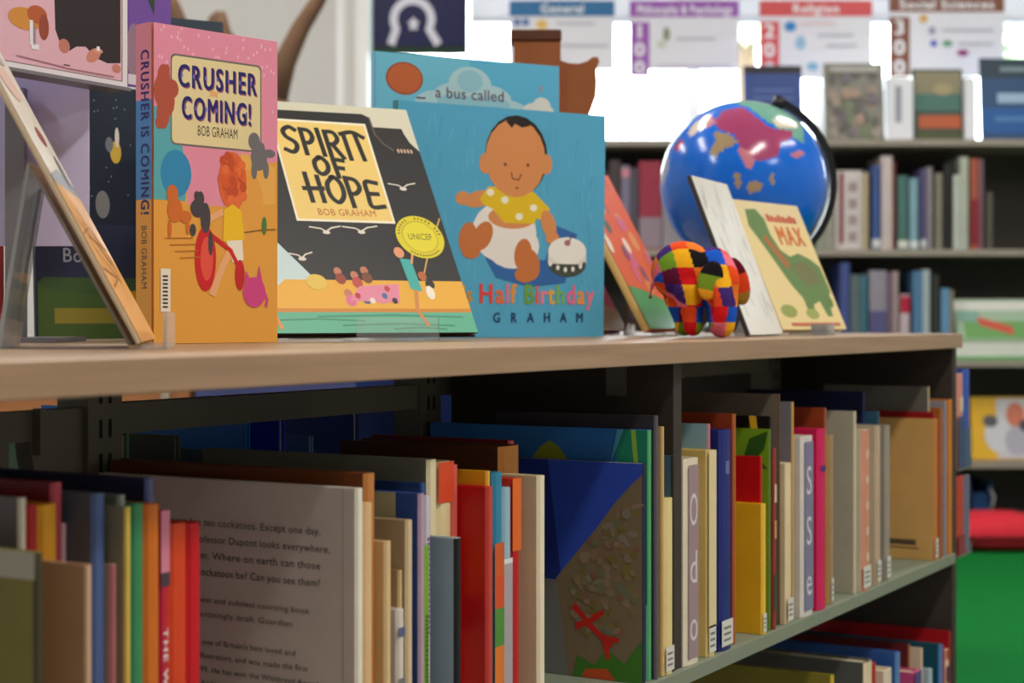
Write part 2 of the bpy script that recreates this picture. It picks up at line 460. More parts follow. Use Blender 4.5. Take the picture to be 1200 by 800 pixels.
# ------------------------------------------------------------------ bare decorative tree against the wall
bt = empty('bare_tree', room(rx(298, 4.4), 4.4, 0), (0, 0, BROT), 'bare brown branching tree against the pale grey wall', 'tree')
def tp(px, py): return (rx(px, 4.4) - rx(298, 4.4), 0, rz(py, 4.4))
m = MB(); m.tube([(0, 0, 0), tp(300, 420), tp(305, 260), tp(322, 118)], [.07, .055, .05, .042], 12); m.build('trunk', mat((112, 82, 58), .9, .25, 20, bump=.6), bt)
brm = mat((104, 78, 58), .9, .25, 20, bump=.6)
for pts, rad in (([tp(318, 130), tp(334, 72), tp(352, 34), tp(372, 2), tp(400, -50)], [.036, .030, .024, .02, .012]),
                 ([tp(318, 130), tp(290, 80), tp(262, 40), tp(254, 18), tp(252, 14)], [.034, .026, .022, .026, .006]),
                 ([tp(306, 240), tp(250, 120), tp(214, 40), tp(203, 10), tp(198, -10)], [.03, .026, .024, .022, .014])):
    m = MB(); m.tube(pts, rad, 10); m.build('branch', brm, bt)

# ------------------------------------------------------------------ far bookcase under the window
BF = 5.25                        # its front, measured forward
case = empty('bookcase', room(0, 0, 0), (0, 0, BROT), 'long dark grey bookcase under the window with pale shelf edges', 'bookcase')
CX0, CX1 = rx(640, BF), rx(1330, BF)
DARK = mat((62, 58, 52), .6, .1, 14)
EDGE = mat((150, 142, 132), .55, .05, 14)
SHZ = [rz(163, BF), rz(292, BF), rz(422, BF), rz(541, BF), .07]
m = MB(); m.box(CX0, CX1, BF + .30, BF + .315, 0, SHZ[0] - .02); m.build('back_panel', DARK, case)
for a in (CX0, rx(872, BF), CX1 - .02):
    m = MB(); m.box(a, a + .02, BF + .004, BF + .30, 0, SHZ[0] - .022); m.build('side_panel', DARK, case)
for i, z in enumerate(SHZ):
    m = MB(); m.box(CX0 + (.0 if i == 0 else .02), CX1 - (.0 if i == 0 else .02), BF, BF + .30, z - .02, z); m.build('shelf', EDGE, case)
m = MB(); m.box(CX0, CX1, BF + .02, BF + .04, 0, .05); m.build('plinth', DARK, case)

def far_book(x0, x1, top, row, c, label, sp=None, grp=None, letters=None, dy=0.0, W=.21):
    f = BF + .012 + dy
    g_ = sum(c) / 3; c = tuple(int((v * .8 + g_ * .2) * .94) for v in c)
    z = SHZ[row]; X0, X1 = rx(x0, f) + .0004, rx(x1, f) - .0004
    T = X1 - X0; H = rz(top, f) - z
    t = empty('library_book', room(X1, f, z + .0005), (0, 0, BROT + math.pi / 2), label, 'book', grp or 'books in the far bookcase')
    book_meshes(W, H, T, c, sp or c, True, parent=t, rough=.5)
    if letters:
        P = Print()
        letters(P, T, H)
        P.build('spine_print', t, on_spine(W, H, T), eps=.0002, base=.0004)
    return t
def marks(c, lo, hi, n, w=.55):
    def fn(P, T, H):
        for k in range(n):
            y = lo + (hi - lo) * k / n
            P.rect(T * (.5 - w / 2), H * y, T * (.5 + w / 2), H * (y + (hi - lo) / n * .55), c)
    return fn
def band(c, lo, hi):
    return lambda P, T, H: P.rect(0, H * lo, T, H * hi, c)
W1 = 'upper shelf of the far bookcase'
far = [
 (706, 714, 200, 1, (40, 36, 40), 'near black book beside the blue baby book, far bookcase', None, None),
 (714, 727, 188, 1, (74, 60, 62), 'dark brown book left of the lavender spine, far bookcase', None, None),
 (728, 738, 194, 1, (128, 120, 152), 'lavender book with pink top left of the globe, far bookcase', None, band((190, 130, 140), .86, .96)),
 (738, 748, 197, 1, (84, 76, 96), 'dusky violet book touching the big red book, far bookcase', None, None),
 (749, 775, 189, 1, (170, 40, 66), 'thick crimson book left of the globe with grey lower band', None, band((142, 126, 138), .02, .36)),
 (776, 800, 192, 1, (150, 140, 150), 'grey book half hidden by the left of the globe', None, None),
 (957, 968, 232, 1, (150, 156, 138), 'sage grey book just right of the globe arm', None, None),
 (968, 977, 214, 1, (164, 160, 148), 'putty grey book left of the white lettered volume', None, None),
 (978, 984, 200, 1, (206, 190, 190), 'slim pinkish white book left of the white lettered volume', None, None),
 (984, 1010, 200, 1, (214, 204, 204), 'thick white book with maroon edge and red grey spine marks', None, lambda P, T, H: (P.rect(0, H * .08, T * .17, H * .97, (140, 62, 74)), [P.rect(T * .38, H * (.1 + .21 * k), T * .78, H * (.22 + .21 * k), (160, 140, 144)) for k in range(4)])),
 (1010, 1018, 202, 1, (190, 170, 130), 'slim tan book right of the white lettered volume', None, None),
 (1022, 1032, 194, 1, (52, 84, 160), 'bright blue book with white label, upper far shelf', None, band((206, 206, 210), .02, .12)),
 (1033, 1046, 183, 1, (212, 192, 190), 'tall pale pink book right of the bright blue one', None, None),
 (1046, 1050, 190, 1, (120, 40, 48), 'thin maroon book beside the tall pale pink one', None, None),
 (1052, 1064, 206, 1, (70, 124, 116), 'teal green book with white label, upper far shelf', None, band((208, 210, 204), .02, .12)),
 (1066, 1076, 209, 1, (124, 176, 196), 'sky blue book between teal and purple spines', None, band((208, 212, 214), .02, .12)),
 (1079, 1085, 198, 1, (92, 84, 140), 'purple book with light label, upper far shelf', None, band((206, 206, 212), .02, .12)),
 (1086, 1093, 196, 1, (150, 140, 150), 'mauve grey book right of the purple one', None, None),
 (1096, 1105, 203, 1, (134, 130, 112), 'khaki grey book between mauve and black spines', None, None),
 (1107, 1116, 192, 1, (30, 30, 34), 'black book before the pale green pair, upper far shelf', None, None),
 (1117, 1125, 205, 1, (196, 204, 194), 'short pale green white book, upper far shelf', None, None),
 (1125, 1135, 184, 1, (182, 190, 176), 'tall pale sage book left of the orange red one', None, None),
 (1137, 1147, 186, 1, (186, 84, 60), 'orange red book fading to maroon, upper far shelf', None, band((132, 36, 48), .05, .55)),
 (1147, 1153, 187, 1, (130, 92, 110), 'dull plum book at the right of the orange red one', None, None),
 (1156, 1164, 225, 1, (92, 86, 74), 'short olive brown book ending the upper far row', None, None),
 (985, 996, 308, 2, (64, 80, 160), 'royal blue book beside the dinosaur book, second far shelf', None, None),
 (997, 1008, 322, 2, (96, 112, 118), 'slate grey book right of the royal blue one', None, None),
 (1008, 1017, 322, 2, (52, 116, 140), 'petrol blue book, second far shelf', None, None),
 (1019, 1039, 317, 2, (150, 144, 162), 'thick lilac grey book, second far shelf', None, band((86, 84, 130), .0, .55)),
 (1039, 1046, 320, 2, (120, 92, 116), 'slim mauve book right of the thick lilac grey one', None, None),
 (1046, 1053, 318, 2, (176, 150, 152), 'dusty pink book, second far shelf', None, None),
 (1055, 1066, 345, 2, (206, 180, 196), 'short pink book with crimson top, second far shelf', None, band((176, 30, 60), .72, .97)),
 (1070, 1081, 318, 2, (72, 128, 182), 'mid blue book, tall, second far shelf', None, None),
 (1081, 1090, 316, 2, (170, 188, 198), 'pale blue grey book right of the mid blue one', None, None),
 (1093, 1101, 322, 2, (52, 54, 50), 'charcoal book before the short azure one', None, None),
 (1103, 1113, 338, 2, (92, 152, 206), 'short azure book ending the second far row', None, None),
 (1113, 1118, 340, 2, (150, 140, 112), 'thin beige book at the end of the second far row', None, None),
]
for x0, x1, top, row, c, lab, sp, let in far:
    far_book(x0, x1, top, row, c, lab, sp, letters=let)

# face-out books in the far bookcase and on top of it
def face_out(px0, px1, py0, py1, f, c, label, art=None, lean=6, T=.012, name='library_book', z=None):
    if py1 == TZ: z = SHZ[0]
    X0, X1 = rx(px0, f), rx(px1, f); zb = rz(py1, f) if z is None else z + .0005
    H = rz(py0, f) - zb; W = X1 - X0
    t = empty(name, room(X0, f, zb + T * math.sin(math.radians(lean))), (math.radians(-lean), 0, BROT), label, 'book', 'face-out books in the background')
    book_meshes(W, H / math.cos(math.radians(lean)), T, c, None, True, parent=t)
    if art:
        P = Print(W, H); art(P); P.build('cover_print', t, on_front(W, H, T), eps=.0002, base=.0004)
    return t
def stand(px0, px1, f, z, h, label):
    X0, X1 = rx(px0, f), rx(px1, f); W = X1 - X0
    t = empty('book_stand', room(X0, f, z), (0, 0, BROT), label, 'stand', 'clear book stands')
    m = MB(); m.prism([(0, 0), (.004, 0), (.03, h), (.026, h)], 0, W, axis='x'); m.build('backrest', ACR, t)
    m = MB(); m.box(0, W, -.035, 0, 0, .003); m.build('base', ACR, t)
    m = MB(); m.box(0, W, -.038, -.035, 0, .018); m.build('lip', ACR, t)
    m = MB(); m.prism([(.026, h * .8), (.03, h * .8), (.075, 0), (.071, 0)], W * .3, W * .7, axis='x'); m.build('strut', ACR, t)
ACR = clear_mat('clear_acrylic', (.95, .97, .98), .06)
TZ = 163
def art_pattern(cols, n, seed):
    def fn(P):
        r = random.Random(seed)
        for k in range(n):
            P.ell(r.uniform(.1, .9), r.uniform(.06, .9), r.uniform(.05, .1), r.uniform(.05, .09), r.choice(cols))
    return fn
zt = SHZ[0]
face_out(873, 941, 76, TZ, 5.33, (44, 70, 138), 'dark blue face-out book on the far bookcase behind the globe',
         lambda P: (P.rect(0, .9, 1, 1, (36, 34, 40)), [P.rect(.15, .66 - .1 * k, .85, .69 - .1 * k, (90, 112, 170)) for k in range(3)]))
face_out(967, 1037, 73, TZ, 5.33, (128, 126, 118), 'grey mottled face-out book under the red sign', 
         lambda P: (art_pattern([(96, 94, 90), (150, 140, 130), (110, 122, 96), (160, 134, 120), (112, 104, 116)], 42, 4)(P), P.rect(.1, .88, .9, .95, (170, 168, 164))))
face_out(1071, 1130, 80, TZ, 5.33, (44, 66, 58), 'dark green face-out book with orange band on the far bookcase',
         lambda P: (P.rect(.04, .62, .96, .97, (132, 124, 98)), P.rect(.04, .42, .96, .66, (64, 108, 98)), P.rect(.1, .18, .95, .36, (178, 84, 44)), P.rect(.04, .02, .96, .14, (70, 76, 44)), P.ell(.6, .72, .2, .08, (160, 146, 110))))
face_out(1151, 1228, 67, TZ, 5.33, (26, 70, 112), 'deep blue face-out book at the right end of the far bookcase top',
         lambda P: (P.rect(0, .76, 1, 1, (30, 54, 70)), P.rect(.0, .1, 1, .4, (22, 84, 150)), P.rect(.25, .46, .95, .58, (150, 176, 206)), P.rect(.3, .84, .7, .9, (110, 130, 140)), P.rect(.2, .24, .9, .3, (70, 120, 176))))
# white leaflet box with a grey spine strip
def small_box(px0, px1, py0, f, label, strip):
    X0, X1 = rx(px0, f), rx(px1, f); W = X1 - X0; H = rz(py0, f) - zt
    t = empty('leaflet_holder', room(X0, f, zt), (0, 0, BROT), label, 'holder')
    m = MB()
    m.box(0, W, 0, .003, 0, H); m.box(0, W, .05, .053, 0, H * 1.06); m.box(0, .003, .003, .05, 0, H); m.box(W - .003, W, .003, .05, 0, H); m.box(0, W, .003, .05, 0, .003)
    m.build('body', mat((226, 228, 238), .4, .02), t)
    m = MB(); m.box(.006, W - .006, .012, .03, .003, H * 1.03); m.build('leaflets', mat((240, 240, 242), .7, .02), t)
    if strip:
        P = Print(W, H); P.rect(.3, .3, .55, .88, (150, 152, 166)); P.build('print', t, lambda u, v, e: (u, -e, v), eps=.0002, base=.0004)
small_box(1040, 1070, 92, 5.31, 'white leaflet holder with a grey strip between two face-out books', True)
small_box(1131, 1144, 92, 5.31, 'narrow white leaflet holder left of the deep blue face-out book', False)
# second shelf, right: a magazine lying tilted face-out, and below it a yellow book
face_out(1122, 1216, 352, 402, 5.275, (150, 176, 150), 'pale green face-out book with red lettering stroke right of the shelf end',
         lambda P: (P.rect(0, .78, 1, 1, (206, 206, 200)), P.rect(.1, .05, 1, .5, (96, 150, 80)), P.rect(0, .5, .3, .76, (120, 160, 150)), P.poly([(.26, .62), (.7, .36), (.72, .14), (.3, .4)], (196, 62, 42))), lean=20, z=rz(401, 5.255))
t = empty('display_ledge', room(rx(1120, 5.255), 5.255, SHZ[2] + .0005), (0, 0, BROT), 'white display ledge with green rim under the pale green face-out book', 'ledge')
LW = rx(1220, 5.255) - rx(1120, 5.255)
m = MB(); m.box(0, LW, 0, .012, .012, rz(401, 5.255) - SHZ[2]); m.build('front', mat((216, 218, 212), .5, .03), t)
m = MB(); m.box(0, LW, .012, .14, rz(401, 5.255) - SHZ[2] - .006, rz(401, 5.255) - SHZ[2]); m.build('top', mat((210, 212, 206), .5, .03), t)
m = MB(); m.box(0, LW, -.002, .012, 0, .012); m.build('rim', mat((110, 170, 110), .5, .03), t)
face_out(1140, 1214, 466, 541, 5.31, (222, 172, 40), 'yellow face-out book with a grey white picture on the lower far shelf',
         lambda P: (P.rect(.4, .02, 1, .98, (200, 198, 206)), P.ell(.42, .4, .22, .28, (206, 206, 216)), P.ell(.3, .62, .12, .1, (90, 90, 100)), P.ell(.7, .72, .15, .2, (206, 120, 96)), P.ell(.72, .3, .2, .24, (176, 172, 190)), P.ell(.85, .55, .1, .1, (80, 74, 84))), lean=8, z=SHZ[3])
# blue tub low in the bookcase
X0 = rx(1139, 5.3)
t = empty('storage_tub', room(X0, 5.34, SHZ[4] + .0005), (0, 0, BROT), 'dark blue storage tub on the bottom far shelf behind the red cushion', 'tub')
m = MB()
Wt = rx(1168, 5.3) - X0; Ht = rz(566, 5.34) - SHZ[4]
m.prism([(.02, 0), (Wt - .02, 0), (Wt, Ht), (Wt - .006, Ht), (Wt - .026, .008), (.026, .008), (.006, Ht), (0, Ht)], 0, .2, axis='y'); m.box(.02, Wt - .02, 0, .006, 0, Ht - .03); m.box(.02, Wt - .02, .194, .2, 0, Ht - .03)
m.build('body', mat((28, 74, 130), .4, .05), t)
m = MB(); m.tube([(Wt * .9, -.004, Ht * .2), (Wt * 1.0, -.012, Ht * .6), (Wt * .85, -.004, Ht * .85)], .004); m.build('handle', mat((190, 196, 200), .4, .02), t)
# red cushion on the carpet
def cushion(px0, px1, fy, depth, h, label):
    X0, X1 = rx(px0, fy), rx(px1, fy); W = X1 - X0
    t = empty('floor_cushion', room(X0, fy, .0062), (0, 0, BROT), label, 'cushion')
    m = MB(); N = 14; grid = {}
    for s in (1, -1):
        for i in range(N + 1):
            for j in range(N + 1):
                a, b = i / N * 2 - 1, j / N * 2 - 1
                k = (max(0, 1 - abs(a) ** 4) * max(0, 1 - abs(b) ** 4)) ** .45
                if k == 0 and s == -1: grid[(s, i, j)] = grid[(1, i, j)]; continue
                z = h * .42 + s * h * (.55 if s > 0 else .42) * k
                grid[(s, i, j)] = m.bm.verts.new((W * i / N, depth * j / N, z))
    for s in (1, -1):
        for i in range(N):
            for j in range(N):
                q = [grid[(s, i, j)], grid[(s, i + 1, j)], grid[(s, i + 1, j + 1)], grid[(s, i, j + 1)]]
                m.bm.faces.new(q if s > 0 else q[::-1])
    m.build('body', mat((214, 40, 58), .85, .08, 40), t, smooth=True)
    m = MB(); zz = h * .42
    m.tube([(0, 0, zz), (W, 0, zz), (W, depth, zz), (0, depth, zz), (0, 0, zz)], .006, 8); m.build('piping', mat((150, 20, 40), .8, .05), t)
cushion(1128, 1232, 4.97, .25, .112, 'red floor cushion on the green carpet by the far bookcase')

# two low cabinets beyond the shelf, glimpsed through the gap under its top
def cabinet(px0, px1, f, h, c, label, handle):
    X0, X1 = rx(px0, f), rx(px1, f); W = X1 - X0
    t = empty('storage_cabinet', room(X0, f, 0), (0, 0, BROT), label, 'cabinet', 'low cabinets beyond the shelf')
    M_ = mat(c, .5, .1, 8)
    m = MB(); m.box(0, W, .02, .4, .06, h - .02); m.build('body', M_, t)
    m = MB(); m.box(0, W, 0, .41, h - .02, h); m.build('top', M_, t)
    m = MB(); m.box(.02, W - .02, .05, .38, 0, .06); m.build('plinth', DARK, t)
    n = max(1, round(W / .45))
    for k in range(n):
        a, b = W * k / n + .004, W * (k + 1) / n - .004
        m = MB(); m.box(a, b, .003, .02, .07, h - .025); d = m.build('door', M_, t)
        m = MB(); m.box(b - .05, b - .035, -.015, .003, h - .18, h - .08); m.build('handle', mat(handle, .4, .03, metal=.5), d)
cabinet(-60, 224, 3.2, .64, (176, 116, 70), 'brown wooden cabinet glimpsed through the gap under the board', (200, 190, 170))
cabinet(226, 1010, 3.2, .64, (74, 80, 128), 'slate blue cabinet glimpsed through the gap under the board', (150, 150, 160))
# ------------------------------------------------------------------ the low double-sided shelf
BT = EYE - .0222                 # top of its wooden board
YF = .655                        # front edge of the board
S1 = EYE - .330                  # upper book shelf
S0 = EYE - .625                  # bottom book shelf
SX1 = 2.384
def wood_mat():
    m = bpy.data.materials.new('beech_laminate'); m.use_nodes = True
    nt = m.node_tree; b = nt.nodes['Principled BSDF']; b.inputs['Roughness'].default_value = .38
    tc = nt.nodes.new('ShaderNodeTexCoord'); mp = nt.nodes.new('ShaderNodeMapping'); mp.inputs['Scale'].default_value = (2.5, 40, 60)
    nz = nt.nodes.new('ShaderNodeTexNoise'); nz.inputs['Scale'].default_value = 2; nz.inputs['Detail'].default_value = 6
    cr = nt.nodes.new('ShaderNodeValToRGB')
    cr.color_ramp.elements[0].position = .3; cr.color_ramp.elements[0].color = lin((150, 121, 94))
    cr.color_ramp.elements[1].position = .7; cr.color_ramp.elements[1].color = lin((168, 138, 108))
    nt.links.new(tc.outputs['Object'], mp.inputs[0]); nt.links.new(mp.outputs[0], nz.inputs['Vector']); nt.links.new(nz.outputs['Fac'], cr.inputs[0]); nt.links.new(cr.outputs[0], b.inputs['Base Color'])
    return m
WOOD = wood_mat()
METAL = mat((112, 110, 94), .45, .06, 20, metal=.0, spec=.5)
PANEL = mat((58, 50, 44), .6, .08, 12)
SHELFM = mat((126, 134, 116), .5, .05, 20)
BLACK = mat((16, 15, 14), .6, .0)
unit = empty('low_bookshelf', (0, 0, 0), (0, 0, 0), 'low double-sided library bookshelf with a beech top board and dark metal frame', 'bookshelf')
m = MB(); m.box(.15, SX1, YF, 1.33, BT - .0205, BT); m.bevel(.0012, 2); m.build('top_board', WOOD, unit)
for z, in ((S1,), (S0,)):
    for ya, yb, nm in ((YF + .003, .918, 'shelf'), (.942, 1.32, 'shelf')):
        m = MB(); m.box(.2, 2.358, ya, yb, z - .004, z)
        lip = ya if ya < .9 else yb - .003
        m.box(.2, 2.358, lip, lip + .003, z - .0135, z - .004)
        m.build(nm, SHELFM, unit)
m = MB(); m.box(.2, 2.358,   .70, 1.28, 0, S0 - .02); m.build('plinth', PANEL, unit)
DX0, DX1 = 1.4395, 1.4575
m = MB(); m.box(DX0, DX1, .6665, .912, S0 - .018, BT - .0212); m.build('divider_panel', PANEL, unit)
m = MB(); m.box(2.360, 2.380, YF + .008, 1.322, 0.0, BT - .0212); m.build('end_panel', PANEL, unit)
for X in (.952, 1.405, 2.33):
    m = MB(); m.box(X - .018, X + .018, .914, .946, 0, BT - .0212); p = m.build('upright', METAL, unit)
    for k in range(22):
        for dx in (-.005, .005):
            s = MB(); z = BT - .036 - k * .026
            s.box(X + dx - .0012, X + dx + .0012, .9132, .9140, z - .007, z + .007); s.build('slot', BLACK, p)
def bar(x0, x1, z0, z1): 
    m = MB(); m.box(x0, x1, .918, .938, z0, z1); m.build('rail', METAL, unit)
bar(.970, 1.387, EYE - .0895, EYE - .066)
bar(1.423, 2.312, EYE - .078, EYE - .056)
# pressed bracket plate left of the first upright, with its notch
m = MB()
z1, z0 = EYE - .068, EYE - .122
m.prism([(.70, z0), (.70, z1), (.934, z1), (.934, z0), (.889, z0), (.884, z0 + .018), (.882, z0 + .032), (.8615, z0 + .032), (.8615, z0)], .920, .936, axis='y')
m.build('bracket_plate', METAL, unit)
m = MB(); m.box(.884, .889, .912, .920, EYE - .10, EYE - .066); m.build('bracket_fold', METAL, unit)
pv = at_y(752, 437, .72)
m = MB(); m.box(DX0 - .004, DX0, .715, .735, BT - .052, BT - .022); m.build('clip', mat((120, 118, 112), .35, .02, metal=.6), unit)

# ------------------------------------------------------------------ books standing on the shelves
def shelved(rows, z, grp, x_start, x_max=None, ymin=.662):
    prev = x_start
    out = []
    for r in rows:
        xa, xb, ytop, yp, W, cov, spi, lab = r[:8]
        opt = r[8] if len(r) > 8 else {}
        Y = max(yp, ymin)
        TT = opt.get('T')
        if TT:
            Xr = Y / yx(xb); Xl = Xr - TT
            if Xl < prev + .0004: Xl = prev + .0004; Xr = Xl + TT; Y = Xr * yx(xb)
        else:
            Xl = Y / yx(xa)
            if Xl < prev + .0004: Xl = prev + .0004; Y = Xl * yx(xa)
            Xr = Y / yx(xb)
        T = max(.003, Xr - Xl)
        W = min(W, .912 - Y - .002) if not opt.get('deep') else W
        top = at_y(xb, ytop, Y).z
        H = top - z
        hard = opt.get('hard', True)
        t = empty('picture_book', (Xr, Y, z + .0004), (0, 0, math.pi / 2), lab, 'book', grp)
        book_meshes(W, H, T, cov, spi, hard, opt.get('page', (222, 206, 174)), t)
        if 'back' in opt:
            P = Print(W, H); opt['back'](P, W, H, T); P.build('cover_print', t, on_back(W, H, T))
        if 'spine' in opt:
            P = Print(T, H); opt['spine'](P, W, H, T); P.build('spine_print', t, on_spine(W, H, T))
        if opt.get('sticker'):
            P = Print(T, H)
            P.rect(.04, .02, .96, min(.16, .03 / H), (216, 212, 202))
            for k in range(3): P.rect(.2, min(.16, .03 / H) * (.3 + .2 * k), .8, min(.16, .03 / H) * (.38 + .2 * k), (120, 116, 112))
            P.build('spine_label', t, on_spine(W, H, T))
        prev = Xr
        out.append((t, W, H, T, Y))
        DBG.append('%-60s X %.3f-%.3f Y %.3f W %.3f H %.3f T %.3f' % (lab[:60], Xl, Xr, Y, W, H, T))
    return out
DBG = []
def dupont(P, W, H, T):
    c = (42, 40, 40)
    # P units: 0..1 over W, H; u runs towards the spine
    L1 = ['Professor Dupont has ten cockatoos. Except one day,', 'they go missing! Professor Dupont looks everywhere,', "but he can't find them. Where on earth can those", 'ten cockatoos be? Can you see them?']
    L2 = ['It may be the funniest and subtlest counting book', 'ever, deft, devastatingly droll. Guardian']
    L3 = ["Quentin Blake is one of Britain's best loved and", 'most successful author illustrators, and was made the first', 'Laureate in 1999. He has won the Whitbread Award,', 'the Hans Christian Andersen Award for Illustration,', 'and the Kate Greenaway Medal among others.']
    y = .845
    for i, s in enumerate(L1): P.text(s, .875 if i != 1 else .91, y - i * .055, .0052, c, width=.76 if i < 3 else .52, align='r')
    for i, s in enumerate(L2): P.text(s, .835 if i == 0 else .775,   .590 - i * .047, .0040, (70, 66, 64), width=.66 if i == 0 else .56, align='r')
    for i, s in enumerate(L3): P.text(s, (.785, .83, .875, .80, .765)[i],   .45 - i * .0455, .0040, (70, 66, 64), width=(.56, .70, .62, .6, .52)[i], align='r')
    P.poly([(.43, .165), (.465, .245), (.49, .25), (.515, .165)], (24, 44, 34))
    P.rect(.56, .155, .60, .168, (30, 36, 34))
    P.rect(.955, 0, .957, 1, (170, 164, 150))
def reef(P, W, H, T):
    P.rect(0, .44, 1, 1, (34, 56, 140))
    P.poly([(0, 0), (.7, 0), (.66, .46), (.60, .44), (0, .46)], (124, 124, 120))
    P.poly([(.56, 1), (1, 1), (1, .86), (.74, .62), (.62, .48)], (52, 84, 196))
    P.poly([(.60, .45), (.70, .58), (.78, .68), (.88, .82), (.95, .90), (1, .95), (1, 0), (.66, 0)], (134, 116, 90))
    r = random.Random(2)
    P.hold()
    for k in range(150):
        u = r.uniform(.68, .985); v = r.uniform(.2, .55 + (u - .68) * 1.0)
        P.ell(u, v, r.uniform(.01, .03), r.uniform(.008, .026), r.choice([(146, 122, 92), (134, 122, 70), (126, 114, 64), (150, 130, 108), (120, 122, 96), (138, 104, 82), (142, 134, 118)]), rot=r.uniform(0, 180), n=8)
    P.hold(False)
    P.poly([(.68, 0), (.70, .10), (.78, .06), (.84, .14), (.92, .08), (1, .2), (1, 0)], (70, 130, 44))
    P.poly([(.72, 0), (.74, .04), (.84, .05), (.88, 0)], (210, 84, 40))
    red = (206, 44, 36)
    for a, b in (((.69, .32), (.77, .24)), ((.70, .235), (.79, .28)), ((.75, .25), (.86, .16)), ((.83, .18), (.845, .10)), ((.83, .19), (.89, .185)), ((.78, .28), (.82, .31))):
        P.stroke([a, b], .0062, red, .004)
    for k in range(6): P.rect(.22, .80 - k * .04, .22 + r.uniform(.14, .26), .809 - k * .04, (96, 110, 176))
def blue_cover(P, W, H, T):
    P.poly([(.48, .86), (.66, .86), (.61, .92), (.57, .945), (.53, .92)], (150, 164, 44))
    P.poly([(.90, 1), (1, 1), (1, .3), (.97, .3), (.90, .8), (.86, .9)], (36, 140, 110))
    P.poly([(.93, 1), (.95, 1), (.985, .6), (.975, .5)], (150, 190, 70))
    P.poly([(.84, .86), (.90, 1), (.87, 1)], (90, 180, 214))
def half_cream(P, W, H, T): P.rect(0, 0, .90, 1, (190, 180, 142))
def blue_emblem(P, W, H, T):
    P.ell(.5, .80, .36, .045, (222, 200, 130)); P.ell(.5, .80, .26, .034, (190, 90, 40))
def letter_spine(chars, col, box=None, w=.7, top=.9):
    def fn(P, W, H, T):
        if box: P.rect(.16, .03, .84, .97, box)
        n = len(chars); h = (top - .06) / n
        for i, ch in enumerate(chars): P.text(ch, .5, top - (i + 1) * h + h * .2, H * h * .56, col, width=w, align='c')
    return fn
def vtext(s, col, size=.6, x=.32, y=.9, length=.6):
    def fn(P, W, H, T):
        P.text(s, x, y, T * size, col, rot=-90, bold=1, width=None if not length else length * H / T)
    return fn
def marks_v(col, lo, hi, w=.3):
    def fn(P, W, H, T):
        r = random.Random(int(lo * 100)); y = hi
        while y > lo:
            d = r.uniform(.008, .016); P.rect(.5 - w / 2, y - d, .5 + w / 2, y, col); y -= d + .007
    return fn
def multi(*bands):
    def fn(P, W, H, T):
        for a, b, c in bands: P.rect(0.0, a, 1, b, c)
    return fn
def both(*fns):
    def fn(P, W, H, T):
        for f in fns: f(P, W, H, T)
    return fn
def top_band(c, lo, hi=1.0):
    return lambda P, W, H, T: P.rect(0, lo, 1, hi, c)
def spots(P, W, H, T):
    r = random.Random(9)
    for k in range(3): P.ell(.55 + .1 * k, .62 - .12 * k, .03, .012, (120, 104, 80))
    P.rect(.80, 0, .815, 1, (150, 132, 104))

